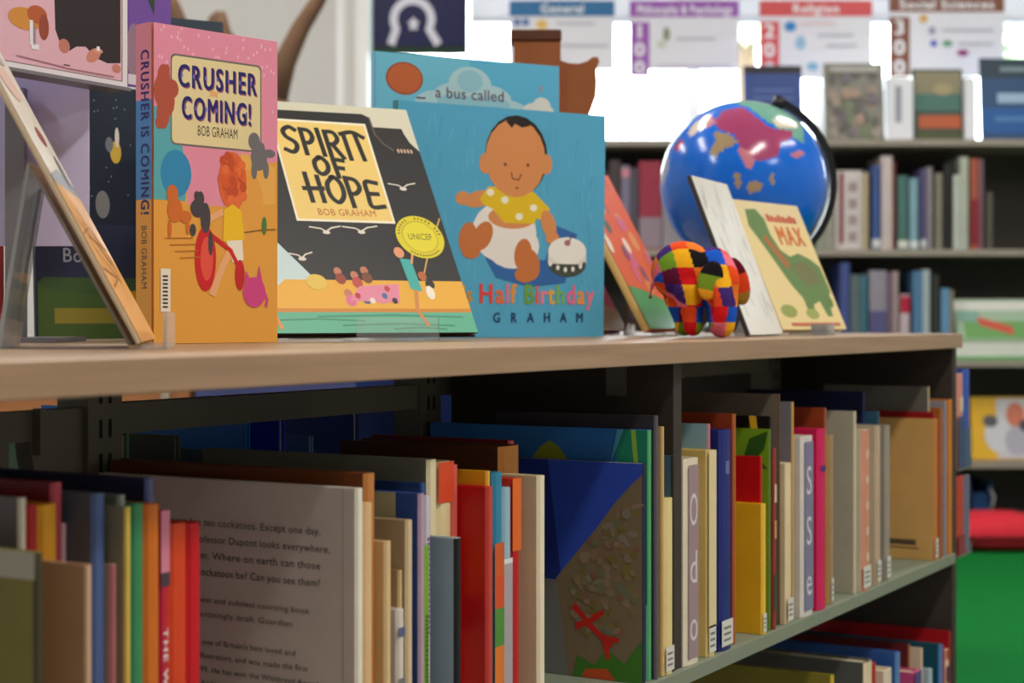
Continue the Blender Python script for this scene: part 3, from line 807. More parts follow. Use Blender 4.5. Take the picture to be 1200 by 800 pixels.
bay1 = [
 (41, 50, 647, .662, .19, (150, 140, 66), (64, 58, 38), 'olive green book with white top edge at the bottom left corner', {'back': top_band((206, 200, 184), .93)}),
 (101, 107, 662, .662, .19, (206, 160, 128), (214, 176, 140), 'plain peach coloured book beside the olive one', {}),
 (22, 31, 583, .668, .19, (124, 116, 122), (216, 206, 184), 'grey book with a cream spine behind the olive one', {}),
 (31, 44, 591, .668, .19, (170, 22, 26), (176, 24, 28), 'narrow red book between grey and yellow spines', {}),
 (44, 67, 590, .668, .19, (226, 158, 24), (226, 158, 24), 'golden yellow book left of the dark red rounded spine', {}),
 (60, 73, 565, .668, .19, (120, 18, 26), (186, 70, 84), 'dark red book with a rounded rosy spine at far left', {}),
 (71, 78, 613, .668, .16, (206, 150, 150), (222, 180, 178), 'slim pale pink book beside the dark red rounded spine', {}),
 (108, 123, 578, .666, .20, (92, 104, 116), (74, 96, 142), 'denim blue grey book above the peach one', {}),
 (130, 137, 661, .664, .17, (196, 160, 134), (178, 110, 110), 'short beige book with a dusky pink spine', {}),
 (147, 153, 594, .664, .18, (150, 146, 122), (214, 186, 84), 'grey green book with a thin yellow spine', {}),
 (139, 147, 580, .664, .17, (126, 132, 122), (136, 142, 130), 'grey book peeping above the grey green one', {'T': .006}),
 (153, 168, 590, .664, .19, (60, 140, 92), (52, 134, 86), 'green spined book with pale upright lettering', {'spine': marks_v((170, 200, 176), .1, .5)}),
 (168, 187, 590, .664, .19, (204, 110, 28), (206, 108, 24), 'plain orange spined book right of the green one', {}),
 (166, 180, 560, .664, .16, (40, 44, 84), (84, 92, 140), 'navy book with shiny rounded spine rising behind the orange one', {'T': .007}),
 (187, 197, 598, .662, .19, (190, 30, 62), (192, 30, 60), 'crimson book with white spine lettering and pink top', {'spine': both(multi((.82, 1, (214, 130, 150)), (.78, .82, (70, 60, 70))), vtext('THE WORLD TOGETHER', (236, 214, 210), .5, .28, .66, .62))}),
 (197, 219, 612, .662, .19, (214, 70, 24), (216, 68, 22), 'orange red book left of the scarlet one', {}),
 (219, 235, 612, .662, .19, (196, 12, 26), (200, 12, 26), 'scarlet book overlapping the white text page', {}),
 (417, 425, 572, .666, .235, (216, 212, 202), (232, 226, 206), 'large white book with printed back cover text about cockatoos', {'back': dupont}),
 (425, 436, 589, .664, .22, (214, 176, 124), (220, 182, 130), 'tan spined book touching the large white one', {}),
 (427, 439, 554, .666, .235, (120, 66, 34), (190, 122, 62), 'tall brown book rising behind the large white one', {}),
 (451, 458, 634, .664, .16, (214, 184, 130), (220, 190, 138), 'short cream tan book with a plain cover', {}),
 (465, 473, 713, .662, .12, (206, 196, 186), (214, 206, 196), 'smallest white book with a tiny lettered spine', {'spine': multi((.85, .9, (90, 96, 130)), (.4, .62, (120, 116, 116)))}),
 (463, 471, 668, .664, .13, (176, 146, 104), (206, 180, 130), 'little beige book above the smallest white one', {'T': .004}),
 (476, 483, 609, .664, .18, (182, 158, 122), (214, 190, 150), 'grey beige book with a pale edge, slightly worn', {}),
 (491, 497, 578, .664, .20, (54, 84, 156), (180, 150, 170), 'blue book with a cream left half', {'back': half_cream}),
 (493, 503, 639, .662, .14, (112, 160, 40), (118, 166, 44), 'short lime green spined book', {'spine': marks_v((70, 100, 30), .3, .7)}),
 (497, 504, 581, .664, .19, (196, 180, 200), (206, 196, 206), 'slim white and purple spined book above the lime one', {'spine': marks_v((130, 90, 150), .5, .85, .4)}),
 (491, 498, 566, .664, .20, (36, 66, 120), (50, 80, 140), 'dark blue book showing above the cream and blue one', {'T': .005}),
 (533, 540, 630, .662, .17, (164, 182, 190), (16, 16, 18), 'pale blue grey book with a black spine and curled mark', {'back': lambda P, W, H, T: P.stroke([(1.0, .34), (.93, .33), (.89, .29), (.9, .24), (1.0, .22)], .0016, (50, 54, 60))}),
 (495, 511, 538, .668, .235, (128, 130, 112), (226, 212, 172), 'tall sage grey book with a wide cream spine', {'T': .012}),
 (511, 529, 540, .666, .20, (220, 200, 150), (222, 204, 154), 'cream spined book with an orange red top and black square', {'spine': multi((.86, 1, (214, 74, 40)), (.52, .74, (226, 186, 30)), (.40, .52, (50, 38, 26)))}),
 (529, 536, 544, .664, .20, (60, 20, 22), (212, 92, 84), 'salmon red spined slim book left of the big red cover', {}),
 (570, 577, 570, .662, .20, (188, 6, 14), (196, 60, 50), 'bright red book with a broad plain red cover', {}),
 (567, 574, 552, .664, .20, (226, 166, 24), (230, 176, 60), 'yellow book showing as a band above the bright red cover', {'T': .005}),
 (577, 588, 553, .664, .20, (40, 120, 150), (50, 130, 164), 'teal spined book with orange, green and blue lower bands', {'spine': multi((.62, .74, (206, 90, 40)), (.5, .62, (210, 80, 40)), (.36, .5, (80, 140, 60)), (.22, .36, (220, 120, 40)), (0, .22, (36, 70, 160)))}),
 (588, 598, 571, .664, .19, (150, 190, 204), (150, 186, 200), 'light blue spined book turning grey lower down', {'spine': multi((0, .7, (170, 160, 164)), (.7, .72, (220, 224, 224)))}),
 (598, 608, 560, .664, .20, (206, 50, 20), (186, 14, 18), 'red spined book with an orange top beside the cream cloth one', {'spine': multi((.72, 1, (226, 104, 34)))}),
 (630, 638, 557, .664, .21, (222, 204, 164), (232, 220, 188), 'cream cloth book with small dark marks and a rounded edge', {'back': spots}),
 (575, 609, 521, .690, .16, (86, 50, 26), (182, 114, 42), 'thick golden brown book with a ringed emblem on its spine', {'spine': blue_emblem, 'T': .034}),
 (593, 602, 516, .700, .14, (112, 16, 28), (216, 70, 90), 'dark red book with a pink spine tip, tallest of the left bay', {'T': .008}),
 (750, 757, 543, .666, .22, (24, 40, 112), (22, 26, 56), 'deep blue sea picture book with coral and red starfish', {'T': .008, 'back': reef, 'hard': False}),
 (755, 763, 504, .668, .235, (52, 122, 200), (84, 170, 110), 'mid blue picture book with green corner behind the sea one', {'T': .008, 'back': blue_cover}),
 (757, 771, 487, .664, .17, (60, 56, 62), (86, 82, 92), 'charcoal violet book left of the dark divider panel', {'T': .006}),
 (771, 778, 500, .664, .17, (206, 170, 110), (214, 178, 118), 'thin tan book standing near the dark divider panel', {'T': .004}),
 (770, 788, 583, .662, .19, (226, 204, 138), (228, 206, 140), 'pale yellow book in front of the dark divider panel', {'T': .019, 'sticker': True}),
 (778, 790, 534, .664, .16, (66, 100, 120), (18, 18, 20), 'small blue book with a black spine above the pale yellow one', {'T': .005}),
]
shelved(bay1, S1, 'picture books on the upper shelf, left bay', .40)
S = {'sticker': True}
bay2 = [
 (796, 819, 536, .664, .19, (226, 214, 190), (226, 214, 190), 'white book with tall white letters on a mauve spine panel', {'T': .034, 'spine': letter_spine('Odo', (216, 206, 206), (158, 132, 138), .6)}),
 (820, 837, 527, .664, .19, (220, 190, 110), (222, 198, 130), 'buff book with a yellow stripe left of the navy one', {'T': .018, 'spine': multi((.14, 1, (222, 204, 160)),), 'sticker': True}),
 (820, 832, 497, .664, .17, (136, 172, 184), (206, 130, 140), 'pale blue book with a pink spine edge rising behind the buff one', {'T': .004}),
 (837, 857, 503, .664, .19, (26, 36, 110), (28, 38, 116), 'navy blue spined book with a small grey emblem', {'T': .030, 'sticker': True, 'spine': lambda P, W, H, T: P.rect(.35, .80, .65, .86, (100, 110, 160))}),
 (846, 862, 485, .668, .19, (150, 56, 26), (176, 96, 46), 'tall rusty brown book behind the navy one', {'T': .006}),
 (889, 897, 590, .662, .19, (232, 176, 30), (236, 190, 60), 'golden book with a pale orange panel and white label', {'T': .010, 'sticker': True, 'back': lambda P, W, H, T: P.rect(.62, .1, .84, .92, (236, 180, 100))}),
 (887, 893, 535, .664, .19, (196, 10, 18), (206, 40, 40), 'plain red book above the golden one', {'T': .003}),
 (896, 903, 503, .664, .19, (120, 162, 30), (110, 140, 60), 'green book with a dark leaf picture', {'T': .003, 'back': lambda P, W, H, T: (P.poly([(.84, .84), (.88, .95), (.99, .99), (.97, .90), (.92, .85)], (46, 92, 30)), P.poly([(.86, .82), (.93, .86), (.99, .80)], (60, 100, 30)))}),
 (896, 904, 488, .664, .18, (14, 14, 16), (40, 36, 30), 'black book with a diagonal yellow ribbon', {'T': .003, 'back': lambda P, W, H, T: P.poly([(.865, 1), (.91, 1), (.945, .8), (.90, .8)], (226, 176, 40))}),
 (903, 909, 525, .662, .19, (150, 50, 40), (150, 60, 50), 'thin patterned red spine beside the cream paperback', {'T': .006, 'spine': multi((.1, .3, (60, 80, 50)), (.5, .6, (206, 150, 100)), (.7, .8, (220, 190, 150)))}),
 (905, 914, 462, .668, .17, (118, 106, 92), (92, 66, 44), 'tall grey brown book right of the yellow ribbon', {'T': .004}),
 (912, 928, 542, .662, .19, (222, 200, 158), (224, 204, 164), 'short cream paperback in the middle of the right bay', {'T': .018, 'hard': False, 'sticker': True}),
 (914, 930, 471, .668, .17, (126, 120, 126), (206, 164, 84), 'tall tan spined book above the cream paperback', {'T': .004}),
 (930, 953, 510, .662, .20, (216, 208, 196), (212, 204, 198), 'white book with white letters on a blue grey spine', {'T': .038, 'spine': letter_spine('SSe', (214, 210, 214), (124, 122, 152), .5)}),
 (953, 968, 502, .662, .19, (206, 20, 84), (204, 22, 86), 'hot pink spined book with a small blue dot', {'T': .028, 'spine': lambda P, W, H, T: P.ell(.45, .78, .3, .018, (70, 40, 130))}),
 (969, 976, 510, .664, .19, (206, 186, 100), (166, 140, 110), 'yellow green slim book right of the hot pink one', {'T': .008, 'sticker': True}),
 (951, 968, 478, .67, .15, (150, 62, 30), (160, 84, 60), 'rust coloured book behind the hot pink one', {'T': .004}),
 (993, 1003, 482, .664, .20, (176, 170, 150), (206, 196, 166), 'light grey book with a sunlit corner', {'T': .006}),
 (1001, 1019, 503, .662, .15, (214, 204, 180), (206, 140, 112), 'white book with a salmon spine standing half way along the bay', {'T': .030, 'spine': lambda P, W, H, T: [P.ell(.5, .85 - .16 * k, .22, .03, (222, 186, 160)) for k in range(5)], 'sticker': True}),
 (1019, 1031, 499, .664, .17, (196, 176, 150), (188, 166, 140), 'beige spined book right of the salmon one', {'T': .016, 'sticker': True}),
 (1031, 1042, 498, .664, .17, (150, 144, 132), (150, 144, 130), 'grey spined book right of the beige one', {'T': .016, 'sticker': True}),
 (1002, 1013, 459, .674, .16, (22, 30, 70), (36, 48, 110), 'tall navy book at the back of the right bay', {'T': .004}),
 (1014, 1030, 482, .674, .14, (40, 86, 110), (36, 90, 110), 'teal topped book behind the salmon spine', {'T': .004}),
 (1090, 1098, 491, .662, .18, (212, 164, 96), (190, 120, 62), 'wide tan book near the end with a small stamped mark', {'T': .014, 'back': lambda P, W, H, T: (P.rect(.62, .10, .86, .14, (90, 74, 56)), P.rect(.6, .075, .88, .085, (110, 84, 56))), 'sticker': True}),
 (1088, 1095, 483, .664, .18, (150, 20, 22), (160, 30, 30), 'dark red book edge above the wide tan one', {'T': .003}),
 (1080, 1089, 453, .672, .15, (104, 100, 92), (206, 186, 150), 'tall grey book with a cream spine near the bay end', {'T': .003}),
 (1099, 1104, 478, .662, .17, (170, 96, 40), (166, 92, 40), 'brown spined book right of the wide tan one', {'T': .008}),
 (1104, 1109, 470, .662, .17, (150, 146, 150), (146, 142, 150), 'thin silver grey book near the end panel', {'T': .006}),
 (1109, 1115, 468, .662, .17, (206, 130, 50), (206, 128, 46), 'last orange book against the end panel', {'T': .010}),
]
shelved(bay2, S1, 'picture books on the upper shelf, right bay', DX1)
low = [
 (968, 977, 790, .664, .22, (136, 124, 44), (206, 176, 40), 'large olive book lying nearest on the bottom shelf row', {'T': .008}),
 (1003, 1022, 772, .664, .22, (92, 92, 90), (226, 206, 170), 'grey book with a cream spine on the bottom shelf', {'T': .030}),
 (1022, 1026, 776, .664, .19, (190, 40, 40), (196, 44, 40), 'thin red spine on the bottom shelf', {'T': .006}),
 (1027, 1045, 782, .664, .19, (222, 206, 182), (222, 206, 182), 'cream spined book on the bottom shelf', {'T': .03}),
 (1045, 1054, 763, .664, .24, (46, 90, 160), (86, 124, 176), 'bright blue book on the bottom shelf', {'T': .015}),
 (1055, 1078, 784, .664, .18, (206, 80, 130), (196, 76, 126), 'pink and violet spined book on the bottom shelf', {'T': .030, 'spine': multi((.7, 1, (90, 60, 130)))}),
 (1057, 1066, 754, .668, .22, (92, 26, 26), (150, 90, 50), 'maroon book with a brown spine on the bottom shelf', {'T': .004}),
 (1067, 1081, 759, .668, .18, (220, 200, 170), (222, 204, 176), 'pale cream spined book behind the pink one, bottom shelf', {'T': .004}),
 (1081, 1092, 783, .664, .18, (160, 180, 190), (164, 184, 192), 'pale blue grey spine on the bottom shelf', {'T': .012}),
 (1092, 1104, 754, .664, .2, (20, 76, 96), (70, 120, 170), 'dark teal book with a blue spine on the bottom shelf', {'T': .014}),
 (1104, 1107, 756, .664, .2, (150, 20, 40), (166, 30, 50), 'burgundy spine on the bottom shelf', {'T': .008}),
 (1108, 1111, 760, .664, .2, (222, 200, 170), (222, 200, 170), 'cream book of the bottom row with a navy band', {'T': .012, 'spine': multi((.72, .86, (30, 30, 90)), (.92, 1, (180, 40, 50)))}),
 (1108, 1114, 739, .664, .22, (170, 14, 26), (150, 46, 36), 'tall red book ending the bottom shelf row', {'T': .005}),
]
shelved(low, S0, 'books on the bottom shelf', 1.6)

# books of the far side of the low shelf, fore-edges towards us
def rear(rows, grp):
    for X0, T, Y0, W, H, c, lab in rows:
        t = empty('picture_book', (X0, Y0 + W, S1 + .0004), (0, 0, -math.pi / 2), lab, 'book', grp)
        book_meshes(W, H, T, c, None, True, parent=t)
rear([
 (.80, .010, .952, .22, .236, (190, 50, 30), 'red book on the far side seen left of the slotted post'),
 (.83, .012, .955, .22, .22, (40, 110, 200), 'blue book on the far side seen through the bracket notch'),
 (1.000, .016, .95, .18, .238, (110, 170, 120), 'green book on the far side right of the slotted post'),
 (1.030, .012, .952, .20, .214, (40, 100, 230), 'cobalt blue book low on the far side behind the post'),
 (1.075, .008, .955, .21, .231, (110, 118, 106), 'grey green book seen through the gap beneath the rail'),
 (1.115, .010, .958, .21, .216, (100, 124, 154), 'steel blue book seen through the gap beneath the rail'),
 (1.165, .006, .952, .25, .246, (40, 136, 246), 'vivid blue book filling the gap beneath the rail'),
 (1.215, .010, .955, .25, .248, (26, 64, 210), 'ultramarine book right of the vivid blue one on the far side'),
 (1.262, .006, .956, .2, .219, (120, 160, 206), 'powder blue book on the far side behind the dark red one'),
 (1.330, .010, .955, .22, .243, (40, 70, 150), 'indigo book on the far side beside the middle post'),
 (1.470, .012, .955, .22, .24, (30, 70, 170), 'blue book on the far side behind the divider panel'),
 (1.640, .012, .955, .22, .258, (50, 100, 216), 'blue book on the far side above the rusty brown one'),
 (1.760, .010, .955, .22, .252, (110, 116, 150), 'lavender grey book on the far side of the right bay'),
 (1.900, .010, .955, .22, .244, (24, 28, 60), 'midnight blue book on the far side of the right bay'),
 (2.050, .010, .955, .22, .25, (100, 92, 86), 'taupe book on the far side of the right bay'),
], 'books on the far side of the low shelf')
# ------------------------------------------------------------------ things standing on the wooden board
def rf(px, f): return Vector(((px - 600) / FPX * f, f))      # room coordinates of an image column at a distance
def place(name, pl, pr, lean, T, label, cat='book', raise_=0.0, grp=None):
    """empty whose local x runs from pl to pr (room coords), local y points back, tilted back by lean degrees"""
    d = pr - pl
    w = RGT * d.x + FWD * d.y
    yaw = math.atan2(w.y, w.x)
    L = math.radians(lean)
    p = room(pl.x, pl.y, BT + max(0, T * math.sin(L)) + raise_ + .0004)
    t = empty(name, p, (-L, 0, yaw), label, cat, grp)
    return t, d.length, yaw
def dbook(pl, pr, H, lean, T, cover, label, spine=None, front=None, spine_art=None, hard=True, raise_=0, page=(226, 214, 188)):
    t, W, yaw = place('picture_book', pl, pr, lean, T, label, raise_=raise_, grp='books on display on the wooden top')
    book_meshes(W, H, T, cover, spine, hard, page, t)
    if front:
        P = Print(W, H); front(P, W, H); P.build('cover_print', t, on_front(W, H, T))
    if spine_art:
        P = Print(T, H); spine_art(P, T, H); P.build('spine_print', t, on_spine(W, H, T))
    return t
ACRYL = clear_mat('acrylic_easel', (.98, .99, .99), .24, 1.4)
ACRYL2 = clear_mat('acrylic_easel_clear', (.98, .99, .99), .10, 1.35)
def easel(pl, pr, at, w, lean, T, label, liph=.022, backh=.12, foot=.10, A=ACRYL2):
    """bent clear acrylic easel under a leaning book; at: 0..1 along the book's lower edge"""
    d = (pr - pl).normalized(); c = pl.lerp(pr, at) - d * (w / 2)
    wv = RGT * d.x + FWD * d.y; yaw = math.atan2(wv.y, wv.x)
    t = empty('book_easel', room(c.x, c.y, BT + .0002), (0, 0, yaw), label, 'easel', 'clear acrylic book easels')
    L = math.radians(lean); off = T / math.cos(L) + .001
    m = MB(); m.box(0, w, -.014, off + .004, 0, .0025); m.build('base', A, t)
    m = MB(); m.box(0, w, -.0165, -.014, 0, liph); m.build('lip', A, t)
    ty, tz = off + math.tan(L) * backh, backh
    m = MB(); m.prism([(off + .002, .0025), (off + .0045, .0025), (ty + .0045, tz), (ty + .002, tz)], 0, w, axis='x'); m.build('backrest', A, t)
    m = MB(); m.prism([(ty + .0045, tz), (ty + .007, tz), (ty + foot, 0), (ty + foot - .003, 0)], w * .15, w * .85, axis='x'); m.build('strut', A, t)
    return t
NAVY = (36, 32, 106); 
# ---- pink, blue and orange upright book
def crusher(P, W, H):
    P.rect(0, 0, 1, 1, (226, 160, 66))
    P.poly([(0, 1), (1, 1), (1, .60), (.80, .58), (.60, .50), (.60, .44), (.26, .44), (.22, .62), (0, .70)], (226, 142, 164))
    r = random.Random(1)
    P.hold()
    for k in range(90):
        u, v = r.uniform(.02, .98), r.uniform(.88, .995) if r.random() < .6 else r.uniform(.62, .9)
        P.ell(u, v, .006, .006, (240, 190, 202), n=6)
    P.hold(False)
    P.poly([(0, .45), (.24, .45), (.26, .52), (.22, .62), (.1, .74), (0, .74)], (88, 168, 176))
    P.ell(.17, .535, .12, .075, (50, 136, 182))
    P.poly([(.62, .44), (.98, .46), (.98, .58), (.7, .62), (.6, .55)], (232, 172, 84))
    P.ell(.72, .45, .16, .12, (228, 160, 70))
    # framed title panel
    P.rrect(.128, .625, .862, .912, .035, (112, 104, 96)); P.rrect(.138, .631, .852, .906, .032, (226, 208, 156))
    for (w, x0, x1, y) in (('CRUSHER', .175, .825, .812), ('COMING!', .205, .78, .712)):
        P.text(w, x0 + .008, y - .004, .0185, (150, 90, 110), width=(x1 - x0), bold=1)
        P.text(w, x0, y, .0185, NAVY, width=(x1 - x0), bold=1)
        n = len(w)
        for k in range(n): P.ell(x0 + (x1 - x0) * (k + .45) / n, y + .035, .008, .008, (120, 110, 190), n=6)
    P.text('BOB GRAHAM', .335, .662, .0085, (56, 46, 44), width=.33)
    P.poly([(.43, .806), (.455, .812), (.48, .806), (.51, .81), (.495, .80), (.50, .788), (.46, .792), (.43, .788), (.44, .80)], (226, 170, 110))
    # brick red soft toy on the left, grey toy on the right
    c = (176, 82, 62)
    for e in ((.075, .83, .05, .045), (.05, .79, .05, .05), (.10, .76, .06, .05), (.07, .72, .05, .05), (.14, .80, .05, .03), (.04, .69, .03, .02), (.10, .86, .02, .015)): P.ell(*e, c, n=12)
    c = (112, 108, 110)
    for e in ((.80, .66, .05, .03), (.84, .61, .07, .045), (.80, .565, .025, .03), (.90, .57, .025, .03), (.93, .625, .05, .014), (.86, .64, .03, .02)): P.ell(*e, c, n=12)
    # child with curly red hair on a tricycle
    P.ell(.62, .525, .115, .095, (220, 100, 52))
    P.hold()
    for k in range(60):
        a = r.uniform(0, 6.28); q = r.uniform(0, 1)
        P.ell(.62 + .11 * q * math.cos(a), .525 + .095 * q * math.sin(a), .03, .017, random.choice([(214, 92, 44), (228, 110, 58), (196, 78, 40)]), n=8)
    P.hold(False)
    P.poly([(.54, .33), (.55, .43), (.62, .45), (.69, .43), (.72, .34), (.64, .31)], (238, 190, 40))
    P.poly([(.57, .33), (.70, .335), (.71, .27), (.62, .26)], (236, 226, 206))
    P.stroke([(.60, .30), (.53, .24), (.46, .16)], .007, (232, 170, 120)); P.stroke([(.53, .42), (.44, .40), (.38, .38)], .006, (232, 170, 120))
    P.ell(.40, .27, .085, .105, (206, 36, 40)); P.ell(.41, .27, .05, .07, (226, 84, 66))
    P.ell(.68, .22, .04, .05, (196, 40, 44)); P.stroke([(.40, .36), (.60, .30), (.68, .24)], .004, (206, 36, 40))
    c = (74, 68, 72)
    for e in ((.34, .43, .06, .03), (.36, .46, .03, .025), (.40, .40, .04, .05), (.33, .47, .02, .015), (.30, .36, .025, .02), (.44, .32, .02, .04)): P.ell(*e, c, n=12)
    # ginger dog, magenta cat and small green thing
    for e in ((.14, .47, .045, .03), (.16, .42, .06, .04), (.24, .40, .05, .02), (.12, .36, .015, .03), (.26, .365, .015, .02)): P.ell(*e, (206, 108, 44), n=12)
    P.ell(.80, .165, .095, .05, (206, 70, 132)); P.poly([(.72, .19), (.73, .235), (.77, .205)], (206, 70, 132)); P.poly([(.82, .205), (.84, .255), (.87, .20)], (206, 70, 132)); P.stroke([(.88, .17), (.91, .14), (.90, .12)], .003, (206, 70, 132))
    P.ell(.885, .385, .02, .03, (70, 130, 66))
    for k in range(4): P.stroke([(.08 + .04 * k, .33 - .02 * k), (.3 + .02 * k, .335 - .02 * k)], .0008, (190, 116, 48))
    P.stroke([(.72, .36), (.85, .37), (.98, .375)], .001, (130, 90, 50))
    # barcode label
    P.rect(.05, .10, .125, .235, (232, 222, 206))
    for k in range(9): P.rect(.065, .112 + k * .012, .105, .118 + k * .012, (50, 46, 48))
def crusher_spine(P, T, H):
    P.rect(0, 0, 1, .45, (226, 160, 66)); P.rect(0, .45, 1, .76, (72, 132, 196)); P.rect(0, .76, 1, 1, (224, 140, 160))
    P.text('CRUSHER IS COMING!', .34, .92, T * .52, NAVY, rot=-90, bold=1, width=.52 * H / T)
    P.text('BOB GRAHAM', .36, .37, T * .36, (90, 70, 60), rot=-90, width=.2 * H / T)
CL, CR = rf(180, 1.40), rf(325, 1.50)
dbook(CL, CR, .2665, 0, .021, (224, 150, 110), 'pink, blue and orange picture book titled Crusher Coming standing upright', front=crusher, spine_art=crusher_spine)

# ---- black book with the cream title panel, leaning on a clear easel
def spirit(P, W, H):
    P.rect(0, 0, 1, 1, (30, 28, 30))
    P.poly([(0, 1), (1, 1), (1, .80), (.965, .84), (.95, .88), (.945, .905), (.80, .905), (.80, .95), (.77, .965), (0, .955)], (214, 208, 184))
    P.poly([(.80, .90), (.945, .905), (.935, .86), (.97, .80), (.86, .80), (.82, .84)], (40, 34, 34))
    P.stroke([(.80, .95), (.805, .87), (.83, .83), (.87, .80)], .002, (92, 84, 76))
    for k in range(5): P.ell(.895 + .016 * k, .798, .006, .011, (206, 166, 140), n=7)
    P.rect(.322, .462, .772, .918, (244, 234, 206)); P.rect(.332, .472, .762, .908, (238, 204, 116))
    K = (24, 20, 20); w = .0052
    def S(pts, ww=w): P.stroke(pts, ww, K, curve=True)
    def glyph(x, y, sx, sy, *strokes):
        for s in strokes: S([(x + a * sx, y + b * sy) for a, b in s])
    y = .765; hh = .115
    glyph(.355, y, .075, hh, [(.95, .9), (.6, 1.02), (.2, .86), (.3, .62), (.75, .42), (.8, .2), (.5, .02), (.05, .12)])
    glyph(.445, y - .005, .06, hh, [(.1, 1.02), (.15, 0)], [(.1, 1.0), (.7, .95), (.9, .7), (.6, .48), (.15, .46)])
    glyph(.520, y - .005, .03, hh, [(.3, 1.05), (.5, -.02)])
    glyph(.555, y - .01, .07, hh, [(.1, 1.0), (.15, 0)], [(.05, 1.0), (.65, .98), (.85, .72), (.55, .52), (.15, .5)], [(.4, .5), (.95, -.05)])
    glyph(.640, y - .02, .03, hh, [(.3, 1.05), (.5, 0)])
    glyph(.672, y - .02, .07, hh, [(-.55, 1.02), (.3, 1.12), (1.0, .92)], [(.45, 1.05), (.65, .0)])
    y = .672; hh = .075
    glyph(.470, y, .065, hh, [(.5, 1.0), (.1, .75), (.1, .25), (.45, .0), (.9, .25), (.95, .7), (.6, 1.02), (.4, .98)])
    glyph(.560, y - .008, .055, hh, [(.1, 1.05), (.2, -.05)], [(.05, 1.05), (.95, .98)], [(.15, .55), (.8, .5)])
    y = .548; hh = .115
    glyph(.400, y, .075, hh, [(.2, 1.1), (.25, 0)], [(.9, 1.0), (.95, 0)], [(-.1, .5), (1.1, .52)])
    glyph(.500, y, .075, hh, [(.5, .98), (.08, .7), (.1, .25), (.5, .0), (.92, .28), (.92, .72), (.6, .98), (.4, .96)])
    glyph(.590, y - .012, .065, hh, [(.1, 1.1), (.2, -.05)], [(.05, 1.08), (.75, 1.0), (.95, .7), (.6, .48), (.15, .46)])
    glyph(.672, y - .016, .075, hh, [(.9, .95), (.2, .98), (.15, .5), (.2, .02), (1.0, .04)], [(.2, .52), (.8, .52)])
    P.text('BOB GRAHAM', .425, .490, .0078, (188, 88, 46), width=.27)
    # pale hull and water at the left, deck, sea
    P.poly([(0, .62), (.06, .56), (.2, .38), (.33, .22), (.42, .16), (0, .1)], (196, 216, 218))
    P.poly([(.06, .085), (.12, .155), (.20, .215), (1, .215), (1, .09)], (232, 172, 54))
    P.poly([(.05, .0), (.06, .088), (1, .093), (1, 0)], (92, 176, 142))
    P.rect(.06, .083, 1, .098, (206, 132, 34))
    for a, b, c in ((.1, .05, .5), (.4, .03, .9), (.3, .065, .95), (.62, .015, .86)): P.stroke([(a, b), ((a + c) / 2, b + .006), (c, b - .002)], .0018, (60, 138, 112))
    # gulls
    for x, y, q in ((.13, .575, .06), (.44, .425, .07), (.60, .43, .08), (.86, .63, .065), (.3, .31, .05)):
        g = (222, 214, 200)
        P.stroke([(x - q, y + .012), (x - q * .3, y + .006), (x, y - .006)], .0016, g); P.stroke([(x, y - .006), (x + q * .4, y + .010), (x + q, y + .018)], .0016, g); P.ell(x, y - .01, .018, .008, g, n=8)
    # picnic party
    for x, y, c in ((.44, .25, (150, 60, 40)), (.51, .235, (190, 70, 60)), (.56, .255, (120, 66, 40)), (.46, .16, (220, 110, 150)), (.53, .17, (60, 90, 130)), (.60, .17, (226, 140, 160))):
        P.ell(x, y, .018, .018, (196, 120, 90), n=9); P.ell(x + .005, y - .03, .024, .024, c, n=9)
    P.poly([(.46, .13), (.52, .19), (.70, .20), (.68, .12)], (226, 136, 160))
    for x, y, c in ((.5, .15, (190, 40, 60)), (.56, .13, (236, 226, 210)), (.62, .15, (70, 110, 160)), (.66, .13, (40, 30, 30)), (.64, .18, (190, 60, 70))): P.ell(x, y, .013, .013, c, n=8)
    # dancing figure with the teal coat, small dog, kite string
    P.ell(.745, .335, .024, .024, (226, 150, 110), n=10); P.poly([(.74, .31), (.79, .305), (.80, .17), (.75, .18)], (60, 172, 166))
    P.stroke([(.77, .17), (.75, .09), (.78, .03)], .004, (206, 136, 70)); P.stroke([(.79, .29), (.81, .34)], .0024, (226, 150, 110))
    P.ell(.845, .20, .022, .02, (40, 30, 28), n=9); P.ell(.835, .165, .02, .03, (240, 232, 214), n=9); P.ell(.82, .235, .02, .02, (186, 96, 50), n=9)
    P.stroke([(.835, .25), (.88, .33), (.93, .40), (.99, .49)], .0016, (214, 166, 92)); P.ell(.925, .385, .02, .014, (232, 222, 200), n=8)
    P.stroke([(.06, .36), (.10, .12), (.13, .03)], .002, (80, 96, 90)); P.stroke([(.105, .12), (.135, .02)], .004, (214, 140, 60))
    P.ell(.335, .205, .045, .032, (226, 190, 80))
    # yellow round award sticker
    P.ell(.868, .405, .112, .112 * W / H, (222, 206, 30), n=32); P.ell(.868, .405, .084, .084 * W / H, (186, 168, 24), n=32); P.ell(.868, .405, .079, .079 * W / H, (226, 212, 40), n=32)
    P.text('UNICEF', .868, .393, .0075, (74, 66, 18), width=.115, align='c')
    for k in range(17):
        if k in (6, 7, 13): continue
        a = math.radians(170 - k * 10)
        P.ell(.868 + .097 * math.cos(a), .405 + .097 * math.sin(a) * W / H, .0075, .0035, (120, 106, 20), rot=math.degrees(a) , n=6)
    for k in range(11):
        a = math.radians(232 + k * 8)
        P.ell(.868 + .097 * math.cos(a), .405 + .097 * math.sin(a) * W / H, .005, .004, (120, 106, 20), n=6)
    # barcode
    P.poly([(.045, .24), (.095, .235), (.10, .345), (.055, .35)], (214, 222, 214))
    for k in range(8): P.poly([(.055, .248 + k * .012), (.09, .245 + k * .012), (.09, .251 + k * .012), (.055, .254 + k * .012)], (90, 90, 88))
